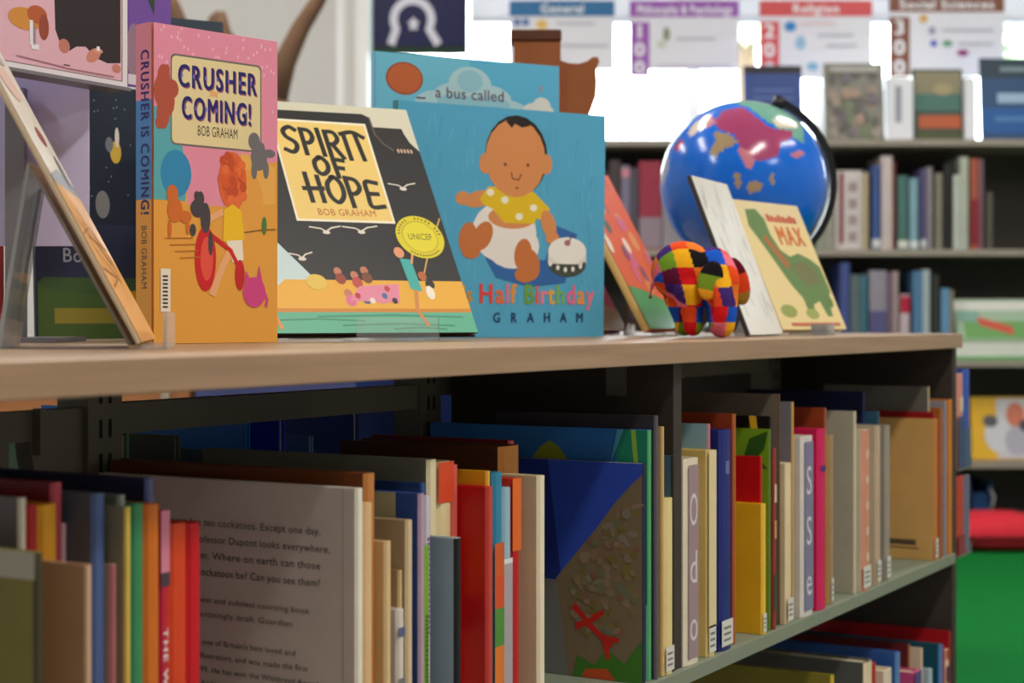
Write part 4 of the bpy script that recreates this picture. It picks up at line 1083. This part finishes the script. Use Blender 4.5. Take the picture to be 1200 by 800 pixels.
SR = Vector((-.0329, 1.632)); SL = SR - Vector((.866, .5)) * .233
dbook(SL, SR, .279, 34, .008, (34, 30, 30), 'black picture book titled Spirit of Hope leaning on a clear easel', front=spirit, raise_=.003, hard=True)
easel(SL, SR, .60, .085, 34, .008, 'clear easel under the black Spirit of Hope book', backh=.1)

# ---- blue book with the crawling child and cake
def half_birthday(P, W, H):
    P.rect(0, 0, 1, 1, (84, 168, 204))
    r = random.Random(5)
    P.hold()
    for k in range(160):
        u, v = r.uniform(.03, .97), r.uniform(.12, .98)
        P.stroke([(u, v), (u + r.uniform(-.02, .02), v - r.uniform(.03, .1))], .0010, r.choice([(76, 160, 200), (96, 180, 210), (104, 186, 210), (72, 152, 196)]))
    P.hold(False)
    P.poly([(.40, .36), (.46, .26), (.62, .22), (.80, .24), (.86, .46), (.74, .50), (.70, .34)], (52, 104, 168))
    sk = (216, 142, 86); sk2 = (200, 118, 62); ol = (120, 70, 40)
    P.ell(.375, .60, .07, .035, sk, rot=14); P.ell(.30, .60, .035, .03, sk)
    P.ell(.50, .46, .155, .135, (236, 230, 222)); P.ell(.54, .40, .13, .1, (236, 230, 222))
    P.ell(.535, .525, .115, .05, sk)
    P.poly([(.38, .60), (.42, .655), (.52, .66), (.64, .64), (.72, .57), (.70, .51), (.655, .525), (.645, .50), (.5, .50), (.44, .56), (.40, .575)], (226, 190, 30))
    for a, b in ((.43, .63), (.50, .60), (.57, .53), (.64, .57)): P.ell(a, b, .018, .016, (240, 236, 210))
    P.ell(.715, .50, .035, .065, sk, rot=20); P.ell(.735, .44, .034, .028, sk)
    P.ell(.555, .795, .152, .178, (40, 34, 32)); P.ell(.55, .785, .146, .172, sk)
    P.poly([(.50, .945), (.53, .915), (.545, .935), (.58, .92), (.62, .93), (.60, .955), (.555, .966)], (40, 34, 32))
    P.ell(.405, .755, .03, .045, sk); P.ell(.70, .765, .03, .045, sk)
    P.stroke([(.53, .72), (.535, .695), (.565, .690), (.578, .715)], .0018, ol); P.ell(.558, .655, .008, .005, ol, n=8)
    P.ell(.50, .755, .008, .008, ol, n=8); P.ell(.61, .757, .008, .008, ol, n=8)
    for a, b, q in ((.325, .43, 80), (.395, .44, 60)): P.ell(a, b, .065, .045, sk2, rot=q)
    P.ell(.34, .375, .045, .035, sk2)
    for a, b, q in ((.59, .365, 80), (.63, .32, 100)): P.ell(a, b, .065, .045, sk2, rot=q)
    P.ell(.60, .275, .05, .035, sk2)
    # cake
    P.ell(.81, .325, .096, .058, (70, 80, 70)); P.rect(.714, .325, .906, .385, (226, 222, 214)); P.ell(.81, .385, .096, .06, (238, 236, 228))
    for k in range(10): P.ell(.725 + k * .019, .33 - .03 * math.sin(math.pi * (k + .5) / 10), .009, .012, (60, 70, 62) if k % 2 else (238, 234, 226), n=8)
    P.ell(.81, .42, .016, .014, (176, 110, 120)); P.stroke([(.82, .43), (.835, .455)], .0014, (90, 60, 50))
    cols = [(226, 110, 150), (206, 70, 60), (226, 150, 60), (110, 170, 70), (226, 96, 60), (110, 180, 90), (226, 180, 60), (230, 120, 150), (230, 150, 60), (226, 100, 130)]
    P.text("'s", .30, .155, .017, (206, 150, 40), width=.05, bold=1)
    P.text('Half', .372, .150, .021, [(222, 70, 60), (226, 110, 60), (220, 120, 150), (230, 150, 60)], width=.185, bold=1)
    P.text('Birthday', .590, .148, .021, [(110, 160, 60), (226, 90, 70), (230, 130, 160), (226, 170, 60), (120, 180, 90), (226, 110, 140), (232, 150, 70), (220, 120, 140)], width=.36, bold=1)
    for k, ch in enumerate('GRAHAM'): P.text(ch, .465 + .082 * k, .066, .0105, (30, 66, 104), bold=1, align='c')
HL, HR = rf(464, 1.80), rf(707, 1.94)
dbook(HL, HR, .2530, -1, .012, (64, 138, 150), 'blue picture book with a crawling baby and cake titled Half Birthday', spine=(80, 150, 160), front=half_birthday)

# ---- pale blue book rising behind it
def bus(P, W, H):
    P.rect(0, 0, 1, 1, (112, 190, 214))
    P.rect(.5, .6, 1, 1, (92, 178, 212))
    P.ell(.15, .912, .098, .058, (150, 66, 34), n=28); P.ell(.15, .912, .09, .053, (196, 98, 50), n=28)
    for e in ((.50, .90, .12, .072), (.42, .86, .12, .05), (.60, .86, .13, .05), (.34, .83, .14, .05), (.52, .82, .32, .055), (.72, .81, .1, .03)): P.ell(*e, (176, 208, 212), n=18)
    for e in ((.50, .92, .07, .04), (.44, .84, .12, .03), (.62, .84, .1, .03)): P.ell(*e, (148, 196, 208), n=18)
    for e in ((.88, .83, .09, .03), (.90, .85, .05, .03)): P.ell(*e, (222, 220, 210), n=14)
    P.text('a bus called', .31, .853, .0125, (98, 42, 66), width=.38)
    P.stroke([(.89, .90), (.90, .92)], .0022, (196, 130, 150))
    P.rect(.21, .845, .26, .850, (80, 40, 50))
UL, UR = rf(440, 1.875), rf(655, 1.99)
dbook(UL, UR, .3175, 0, .012, (120, 196, 220), 'pale blue picture book reading a bus called behind the baby book', spine=(140, 206, 236), front=bus)

# ---- brown wooden ornament at the back
orn = empty('wooden_ornament', room(rf(602, 2.30).x, 2.30, BT + .0003), (0, 0, BROT), 'brown wooden ornament with squared post and curved horn behind the pale blue book', 'ornament')
k = 2.30 / FPX; z0 = EYE - BT
def oz(py): return (HORIZON - py) * k + z0
BRW = mat((150, 84, 42), .5, .14, 18); BRD = mat((92, 48, 26), .5, .12, 18)
m = MB(); m.box(0, 55 * k, 0, .05, 0, oz(48)); m.build('post', BRW, orn)
m = MB(); m.box(-4 * k, 56 * k, -.004, .054, oz(48), oz(35)); m.bevel(.002); m.build('cap', BRD, orn)
m = MB(); m.prism([(55 * k, 0), (55 * k, oz(70)), (64 * k, oz(73)), (76 * k, oz(74)), (86 * k, oz(71)), (93 * k, oz(66)), (99 * k, oz(66)), (101 * k, oz(71)), (97 * k, oz(80)), (98 * k, oz(95)), (97 * k, oz(112)), (92 * k, oz(126)), (86 * k, oz(140)), (80 * k, oz(170)), (78 * k, 0)], .008, .042, axis='y'); m.build('horn_panel', BRW, orn)

# ---- orange patterned books leaning right of the baby book
def orange_art(seed, base, low):
    def fn(P, W, H):
        P.rect(0, 0, 1, 1, base)
        r = random.Random(seed)
        for k in range(26):
            P.ell(r.uniform(.05, .95), r.uniform(.25, .95), r.uniform(.04, .09), r.uniform(.03, .07), r.choice([(226, 150, 90), (190, 60, 60), (150, 90, 110), (206, 90, 70), (236, 220, 200), (90, 110, 90), (214, 110, 140)]), rot=r.uniform(0, 180), n=10)
        P.poly([(0, 0), (1, 0), (1, .14), (.6, .2), (.3, .24), (0, .26)], low)
    return fn
OR = Vector((.2318, 2.24)); OL = OR - Vector((.34, .94)) * .186
dbook(OL, OR, .232, 28, .010, (226, 110, 62), 'orange patterned picture book with green base leaning behind the toy elephant', spine=(226, 190, 120), front=orange_art(3, (226, 106, 58), (90, 160, 96)), raise_=.003)
easel(OL, OR, .55, .07, 28, .010, 'clear easel under the orange patterned book', liph=.03, backh=.06, foot=.012)
QR = Vector((.150, 2.212)); QL = QR - Vector((.34, .94)) * .165
dbook(QL, QR, .205, 28, .012, (214, 110, 80), 'red and yellow patterned picture book half hidden by the baby book', spine=(222, 206, 110), front=orange_art(8, (206, 96, 76), (190, 190, 60)))
# ---- white book and dinosaur book
def whitebook(P, W, H):
    P.rect(0, 0, 1, 1, (206, 200, 188))
    r = random.Random(4)
    for k in range(40):
        u, v = r.uniform(.07, .93), r.uniform(.2, .97)
        P.stroke([(u, v), (u + r.uniform(-.05, .05), v - r.uniform(.05, .16))], r.uniform(.001, .003), r.choice([(230, 226, 220), (150, 140, 128), (176, 168, 154)]))
WR = Vector((.328, 2.045)); WL = WR - Vector((.4, .917)) * .146
dbook(WL, WR, .196, 21, .006, (200, 194, 182), 'white grey picture book leaning between toy elephant and dinosaur book', spine=(60, 58, 62), front=whitebook)
def dino(P, W, H):
    P.rect(0, 0, 1, 1, (228, 206, 150))
    P.rect(0, .86, 1, 1, (224, 204, 160))
    P.poly([(.10, .80), (.14, .93), (.30, .94), (.38, .86), (.38, .74), (.44, .62), (.55, .57), (.70, .60), (.85, .56), (.97, .50), (.98, .30), (.90, .24), (.86, .10), (.78, .10), (.74, .22), (.62, .19), (.60, .08), (.50, .08), (.50, .24), (.40, .34), (.30, .50), (.20, .66)], (104, 134, 82))
    P.poly([(.30, .74), (.40, .62), (.5, .52), (.44, .46), (.34, .58), (.24, .70)], (172, 110, 70))
    P.poly([(.50, .50), (.72, .54), (.9, .46), (.86, .36), (.64, .34)], (118, 120, 82))
    P.ell(.90, .22, .05, .05, (100, 130, 70)); P.ell(.2, .14, .12, .05, (150, 160, 90)); P.ell(.55, .12, .1, .04, (160, 168, 96))
    for k in range(8): P.rect(.42 + k * .058, .845, .467 + k * .058, .905 - .01 * (k % 3), (200, 92, 70))
    P.text('MAX', .47, .665, .026, (214, 116, 62), width=.42, bold=1)
    P.rect(.16, .025, .92, .05, (196, 110, 90)); 
NR = rf(992, 2.2); NL = rf(917.5, 2.065)
dbook(NL, NR, .178, 24, .010, (222, 204, 160), 'cream picture book with a green dinosaur leaning at the right', front=dino, raise_=.003)
easel(NL, NR, .45, .06, 24, .010, 'clear easel under the green dinosaur book', liph=.014, backh=.09, foot=.05)

# ---- leaning book at the far left on its easel, seen nearly edge on
def edge_art(P, W, H):
    P.rect(0, 0, 1, 1, (222, 212, 196))
    P.rect(0, .0, 1, .48, (226, 168, 104)); P.poly([(0, .48), (1, .48), (1, .52), (.5, .55), (0, .50)], (150, 150, 156))
    r = random.Random(6)
    for k in range(14): P.stroke([(r.uniform(.05, .9), r.uniform(.1, .44)), (r.uniform(.05, .9), r.uniform(.1, .44))], .0016, (150, 106, 72))
    P.ell(.4, .82, .3, .06, (222, 186, 170)); P.ell(.6, .66, .12, .03, (166, 60, 60)); P.ell(.75, .56, .08, .05, (120, 120, 124)); P.ell(.5, .92, .3, .03, (190, 186, 178))
AL, AR = rf(166, 1.17), rf(182.5, 1.36)
dbook(AL, AR, .262, 28, .004, (206, 150, 90), 'pale picture book leaning steeply at the left edge, seen nearly edge on', spine=(206, 186, 156), front=edge_art, raise_=.003)
easel(AL, AR, .46, .15, 28, .004, 'clear easel holding the leaning book at the left edge', liph=.026, backh=.13, foot=.028, A=ACRYL)

# ---- night-blue book behind the upright pink one, and others at the back
def night(P, W, H):
    P.rect(0, 0, 1, 1, (30, 40, 56))
    P.rect(0, .0, 1, .22, (70, 96, 48)); P.ell(.5, .22, .5, .05, (64, 90, 50)); P.rect(.1, .06, .7, .12, (140, 130, 50)); P.ell(.62, .17, .1, .02, (206, 160, 40)); 
    P.rect(0, .24, 1, .45, (44, 50, 74))
    P.text('Bot', .15, .30, .014, (176, 182, 190), width=.17)
    P.ell(.50, .74, .035, .045, (214, 180, 60)); P.ell(.51, .80, .014, .04, (226, 220, 200)); P.ell(.46, .77, .025, .03, (120, 124, 130)); P.ell(.41, .53, .045, .055, (130, 132, 130))
    r = random.Random(2)
    for k in range(40): P.ell(r.uniform(.05, .95), r.uniform(.5, .95), .004, .003, (170, 180, 190), n=5)
GL = rf(45, 1.66)
dbook(GL, GL + Vector((.8, .6)) * .17, .256, 3, .010, (30, 40, 56), 'dark night picture book with green ground behind the leaning book', front=night)
dbook(rf(186, 1.83), rf(266, 1.87), .350, 2, .012, (44, 60, 72), 'slate navy book top showing behind the pink upright book')
dbook(rf(-60, 1.63), rf(5, 1.65), .092, 2, .010, (150, 44, 36), 'small red book at the left edge behind the metal post')
# metal display stand with its lilac backing panel
st = empty('display_stand', room(rf(19, 1.54).x, 1.54, BT + .0003), (0, 0, BROT), 'grey metal display stand with a lilac backing panel at the left edge', 'stand')
GREYM = mat((132, 132, 140), .4, .05, 20, metal=.4)
h1 = (HORIZON - 100) / FPX * 1.56 + z0
m = MB(); m.box(-.0085, .0085, -.006, .006, .004, h1 - .006); m.build('post', GREYM, st)
m = MB(); m.box(-.06, .05, -.05, .055, 0, .004); m.build('base', GREYM, st)
kk = 1.58 / FPX
m = MB(); m.box(-.075, (98 - 19) * kk + .0, .012, .015, (HORIZON - 290) * kk + z0, h1 + .05); m.build('backing_panel', mat((208, 202, 236), .6, .05, 9), st)
m = MB(); m.box(-.008, .008, .006, .012, .12, .14); m.box(-.008, .008, .006, .012, .2, .22); m.build('clamp', GREYM, st)
pa, pb2 = rf(-44, 1.385), rf(150, 1.56)
dv = (pb2 - pa); L = dv.length; base = Vector((rf(19, 1.54).x, 1.54))
an = math.atan2(dv.y, dv.x); loc = pa - base
m = MB(); m.box(0, L, -.004, .022, h1 - .006, h1 - .003, M=Matrix.Translation((loc.x, loc.y, 0)) @ Matrix.Rotation(an, 4, 'Z')); m.build('ledge', GREYM, st)
# folded purple card with a framed photograph
w = RGT * dv.x + FWD * dv.y
card = empty('photo_card', room(pa.x, pa.y, BT + h1 - .0025), (0, 0, math.atan2(w.y, w.x)), 'folded purple card with a framed photograph of hands at a pink table', 'card')
CH = .19
PUR = mat((112, 74, 160), .5, .05, 12)
m = MB(); m.box(0, L, 0, .0025, 0, CH); m.build('front_panel', PUR, card)
m = MB(); m.box(L + .0004, L + .052, 0, .0025, .002, CH, M=Matrix.Translation((L, 0, 0)) @ Matrix.Rotation(math.radians(-8), 4, 'Z') @ Matrix.Translation((-L, 0, 0))); m.build('side_flap', PUR, card)
P = Print(L, CH * .42)
P.rect(0, .0, .995, 2.38, (226, 220, 224)); P.rect(.0, .06, .962, 2.3, (120, 110, 116)); P.rect(.0, .07, .955, 2.3, (222, 176, 190))
P.poly([(.50, 2.2), (.53, .50), (.56, .36), (.62, .30), (.66, .36), (.72, .38), (.78, .28), (.86, .24), (.948, .27), (.948, 2.2)], (44, 36, 40))
P.ell(.585, .34, .035, .08, (190, 120, 104)); P.ell(.77, .30, .05, .07, (202, 132, 112), rot=30); P.ell(.80, .36, .03, .03, (210, 146, 126)); P.rect(.79, .36, .81, .41, (236, 232, 230)); P.ell(.92, .20, .03, .05, (196, 124, 110))
P.ell(.35, .55, .10, .12, (206, 140, 60)); P.ell(.42, .62, .06, .1, (180, 90, 50)); P.ell(.46, .5, .03, .14, (150, 70, 50))
P.rect(.375, .28, .395, .55, (226, 224, 230)); P.rect(.385, .24, .43, .30, (230, 226, 232)); P.rect(.40, .29, .41, .5, (150, 140, 150))
P.stroke([(.30, .14), (.62, .10), (.9, .10)], .0012, (170, 120, 134)); P.rect(.58, .13, .62, .14, (60, 40, 50))
P.build('photo_print', card, lambda u, v, e: (u, -e, v))
P = Print(.052, CH); P.poly([(.3, .52), (.6, .38), (.62, .48), (.5, .6)], (50, 70, 50)); P.ell(.12, .18, .16, .14, (150, 120, 140)); P.rect(0, .02, 1, .07, (214, 206, 216))
Mf = Matrix.Translation((L, 0, 0)) @ Matrix.Rotation(math.radians(-8), 4, 'Z')
P.build('flap_print', card, lambda u, v, e: tuple(Mf @ Vector((u, -e, v))))

# ---- globe
gf = 2.498
gc = rf(871, gf); GR = 97 / FPX * gf; gz = (HORIZON - 216) / FPX * gf + z0
gl = empty('globe', room(gc.x, gc.y, BT + .0003), (0, 0, BROT), 'blue world globe on a black arm standing near the shelf end', 'globe')
px = lambda pts: [((x - 871) / 97, (216 - y) / 97) for x, y in pts]
zz = lambda pts: px([(690 + x / 3.636, 90 + y / 3.636) for x, y in pts])
REG = [
 (zz([(600, 108), (760, 108), (860, 145), (905, 180), (905, 290), (860, 270), (800, 230), (740, 190), (680, 140)]), 1),
 (zz([(780, 195), (830, 188), (885, 205), (880, 228), (800, 228)]), 2),
 (zz([(530, 200), (580, 150), (660, 140), (720, 190), (770, 232), (860, 240), (850, 280), (810, 290), (790, 350), (720, 365), (680, 340), (640, 300), (620, 250), (570, 240)]), 3),
 (zz([(540, 240), (600, 250), (640, 290), (580, 310), (545, 352), (522, 330), (545, 290)]), 4),
 (zz([(640, 300), (680, 320), (705, 370), (692, 408), (660, 372), (640, 340)]), 5),
 (zz([(425, 250), (450, 205), (485, 185), (475, 235), (445, 258)]), 2),
 (zz([(368, 300), (400, 262), (412, 280), (396, 315), (372, 318)]), 3),
 (zz([(480, 180), (520, 168), (548, 205), (500, 225)]), 5),
 (zz([(672, 455), (710, 445), (740, 460), (735, 480), (690, 495), (675, 480)]), 4),
 (zz([(622, 410), (640, 405), (648, 440), (640, 475), (622, 455)]), 4),
 (zz([(765, 405), (780, 410), (782, 460), (768, 465)]), 4),
 (zz([(850, 340), (890, 322), (905, 335), (875, 358)]), 5),
 (zz([(315, 330), (345, 300), (350, 390), (320, 470), (308, 430)]), 6),
]
def inside(p, poly):
    x, y = p; c = False; n = len(poly)
    for i in range(n):
        x1, y1 = poly[i]; x2, y2 = poly[(i + 1) % n]
        if (y1 > y) != (y2 > y) and x < (x2 - x1) * (y - y1) / (y2 - y1) + x1: c = not c
    return c
tilt = math.radians(23.5)
ax = Vector((math.sin(tilt), 0, math.cos(tilt)))
m = MB(); NU, NV = 160, 96
e1 = Vector((math.cos(tilt), 0, -math.sin(tilt))); e2 = Vector((0, 1, 0))
rows = []
for j in range(NV + 1):
    th = math.pi * j / NV
    if j in (0, NV): rows.append([m.bm.verts.new(ax * GR * math.cos(th))])
    else: rows.append([m.bm.verts.new((ax * math.cos(th) + (e1 * math.cos(2 * math.pi * i / NU) + e2 * math.sin(2 * math.pi * i / NU)) * math.sin(th)) * GR) for i in range(NU)])
rb = random.Random(12)
GB = math.atan2(gc.x, gc.y); GA = math.atan2(gz - z0, gc.y)      # the map's centre meridian and latitude
back = [(Vector((rb.gauss(0, 1), abs(rb.gauss(0, 1)), rb.gauss(0, 1))).normalized(), rb.uniform(.86, .97), rb.choice([1, 3, 4, 5, 2])) for _ in range(7)]
for j in range(NV):
    for i in range(NU):
        a, b = rows[j], rows[j + 1]
        if j == 0: q = (a[0], b[i], b[(i + 1) % NU])
        elif j == NV - 1: q = (a[i], b[0], a[(i + 1) % NU])
        else: q = (a[i], b[i], b[(i + 1) % NU], a[(i + 1) % NU])
        f = m.bm.faces.new(q); f.smooth = True
        c = f.calc_center_median().normalized(); mi = 0
        xa_ = c.x * math.cos(GB) - c.y * math.sin(GB); yb_ = c.x * math.sin(GB) + c.y * math.cos(GB)
        if yb_ * math.cos(GA) + c.z * math.sin(GA) < 0:
            za_ = c.z * math.cos(GA) - yb_ * math.sin(GA)
            for poly, k in REG:
                if inside((xa_, za_), poly): mi = k
        else:
            for v, th, k in back:
                if c.dot(v) > th: mi = k
        f.material_index = mi
glm = [mat(c, .16, .05, 14, spec=.5) for c in ((16, 108, 222), (112, 168, 150), (222, 206, 190), (168, 66, 110), (170, 146, 110), (206, 128, 140), (150, 160, 190))]
ball = m.build('ball', glm, gl); ball.location = (0, 0, gz)
BLK = mat((22, 22, 24), .35, .03, 20)
m = MB(); arc = []
for k in range(37):
    a = math.radians(66.5 - 180 * k / 36)
    arc.append((math.cos(a), math.sin(a)))
ri, ro, wy = GR * 1.045, GR * 1.125, .007
A = [(x * ri, z * ri) for x, z in arc]; B = [(x * ro, z * ro) for x, z in arc]
m.prism(A + B[::-1], -wy, wy, axis='y'); arm = m.build('meridian_arm', BLK, gl); arm.location = (0, 0, gz)
for s in (1, -1):
    m = MB(); p0 = ax * GR * .985 * s; p1 = ax * GR * 1.14 * s; m.tube([p0, p1], .010, 12); q = m.build('pivot', BLK, gl); q.location = (0, 0, gz)
lowz = gz - GR * 1.125 * 1.0
m = MB(); m.lathe([(.058, 0), (.060, .006), (.052, .014), (.022, .020), (.014, .028), (.013, max(.032, lowz + .012))], 36); m.build('base', BLK, gl)

# ---- patchwork toy elephant
ef = 1.85
ek = ef / FPX
ec = rf(822, ef)
el = empty('toy_elephant', room(ec.x, ec.y, BT + .0004), (0, 0, BROT), 'small patchwork plush elephant toy in bright coloured squares', 'toy')
def ellips(bm, c, r, rot=None, n=20):
    M = Matrix.Translation(Vector(c) * ek) @ (rot.to_4x4() if rot else Matrix.Identity(4)) @ Matrix.Diagonal((r[0] * ek, r[1] * ek, r[2] * ek, 1))
    bmesh.ops.create_uvsphere(bm, u_segments=n, v_segments=n // 2, radius=1, matrix=M)
def chain(bm, pts, rad):
    for (a, ra), (b, rb_) in zip(zip(pts, rad), zip(pts[1:], rad[1:])):
        a, b = Vector(a), Vector(b)
        n = max(2, int((b - a).length / 4))
        for k in range(n + 1):
            t = k / n; r = ra + (rb_ - ra) * t
            ellips(bm, a.lerp(b, t), (r, r, r), n=12)
bm = bmesh.new()
ellips(bm, (-21, 4, 77), (38, 32, 36))
ellips(bm, (12, -4, 70), (30, 28, 36))
ellips(bm, (20, -14, 66), (23, 24, 28))
chain(bm, [(18, -34, 62), (19, -42, 46), (17, -44, 28), (13, -42, 17)], [13, 11, 9, 8])
chain(bm, [(22, -14, 52), (22, -16, 28), (22, -16, 15)], [20, 18, 16])
chain(bm, [(18, 18, 50), (22, 20, 26), (24, 20, 13)], [16, 14, 13])
chain(bm, [(-18, -12, 56), (-12, -12, 28), (-11, -12, 13)], [19, 13, 12])
chain(bm, [(-26, 16, 50), (-20, 18, 26), (-18, 18, 13)], [18, 13, 12])
me = bpy.data.meshes.new('body_src'); bm.to_mesh(me); bm.free()
tmp = bpy.data.objects.new('body_src', me); COL.objects.link(tmp)
md = tmp.modifiers.new('r', 'REMESH'); md.mode = 'VOXEL'; md.voxel_size = .0017
sm = tmp.modifiers.new('s', 'SMOOTH'); sm.factor = .6; sm.iterations = 6
bpy.context.view_layer.update()
bme = bpy.data.meshes.new_from_object(tmp.evaluated_get(bpy.context.evaluated_depsgraph_get()))
bpy.data.objects.remove(tmp)
PAL = [(206, 26, 30), (236, 170, 30), (28, 84, 190), (24, 22, 26), (110, 150, 40), (226, 110, 130), (226, 74, 30), (100, 24, 60), (66, 40, 110), (230, 120, 40)]
mn = min(v.co.z for v in bme.vertices)
for v in bme.vertices: v.co.z -= mn
for c in PAL: bme.materials.append(mat(c, .9, .12, 400, bump=.3, spec=.1))
def patch(c):
    x, y, z = c.x / ek, c.y / ek, c.z / ek
    if z < 36: return (int(z // 18), int((x + 60) // 17), 7 + int(y > 2))
    dx, dy, dz = (x + 14) / 44, y / 34, (z - 66) / 41
    return (int((x + 84 + (z - 66) * .25) // 19), int((math.atan2(dz, -dy) + math.pi) // .60), 0)
pr = random.Random(21); seen = {}
for p in bme.polygons:
    key = patch(p.center)
    if key not in seen:
        near = {seen.get((key[0] + a, key[1] + b, key[2])) for a in (-1, 0, 1) for b in (-1, 0, 1)}
        seen[key] = pr.choice([i for i in range(len(PAL)) if i not in near] or list(range(len(PAL))))
    p.material_index = seen[key]; p.use_smooth = True
link('body', bme, None, el)
def ear(c, r, rot, cols):
    bm = bmesh.new(); ellips(bm, (0, 0, 0), r, n=24)
    me = bpy.data.meshes.new('ear'); bm.to_mesh(me); bm.free()
    for q in cols: me.materials.append(mat(q, .9, .12, 400, bump=.3, spec=.1))
    for p in me.polygons:
        p.use_smooth = True
        p.material_index = (int(p.center.z > r[2] * ek * .25) + int(p.center.z < -r[2] * ek * .4) * 2) % len(cols)
    o = link('ear', me, None, el); o.location = Vector(c) * ek; o.rotation_euler = rot
ear((43, 6, 66), (15, 5, 29), (0, math.radians(-18), math.radians(20)), [(206, 60, 26), (90, 14, 30), (150, 110, 40)])
ear((6, -38, 66), (15, 4, 23), (math.radians(-6), math.radians(12), math.radians(-24)), [(120, 150, 40), (28, 24, 28), (236, 160, 36)])
m = MB(); m.tube([(-52 * ek, 2 * ek, 70 * ek), (-58 * ek, 2 * ek, 60 * ek), (-60 * ek, 2 * ek, 46 * ek)], [.003, .0024, .002], 8); m.build('tail', mat((226, 110, 130), .9, .1, 200), el)

# ------------------------------------------------------------------ rack on the far end of the low shelf
rk = empty('end_rack', (2.3805, .662, 0), (0, 0, 0), 'slim metal rack with two ledges on the end panel of the low shelf', 'rack')
m = MB(); m.box(0, .004, .03, .30, .30, EYE - .07); m.build('back_plate', METAL, rk)
for z in (EYE - .338, EYE - .215):
    m = MB(); m.box(.004, .078, .0, .30, z - .003, z); m.box(.076, .078, .0, .30, z, z + .012); m.build('ledge', METAL, rk)
def endbook(x, y, z, T, H, c, sp, lab, art=None):
    t = empty('picture_book', (x + T, y, z + .0004), (0, 0, math.pi / 2), lab, 'book', 'books on the end rack')
    book_meshes(.2, H, T, c, sp, True, parent=t)
    if art:
        P = Print(T, H); art(P); P.build('spine_print', t, on_spine(.2, H, T))
zu, zl = EYE - .215, EYE - .338
endbook(2.386, .664, zu, .030, .135, (206, 150, 130), (206, 140, 120), 'pink topped book on the upper ledge of the end rack', lambda P: (P.rect(0, .0, 1, .55, (50, 70, 110)), P.rect(.2, .6, .8, .75, (220, 200, 150))))
endbook(2.4175, .664, zu, .034, .140, (40, 80, 170), (44, 84, 176), 'blue book on the upper ledge of the end rack', lambda P: P.rect(.0, .0, 1, .4, (60, 90, 120)))
endbook(2.386, .664, zl, .036, .112, (176, 50, 40), (186, 60, 40), 'brick red book on the lower ledge of the end rack', lambda P: P.rect(0, 0, 1, .25, (140, 40, 60)))
endbook(2.4235, .664, zl, .030, .110, (96, 100, 120), (100, 104, 126), 'slate book on the lower ledge of the end rack')
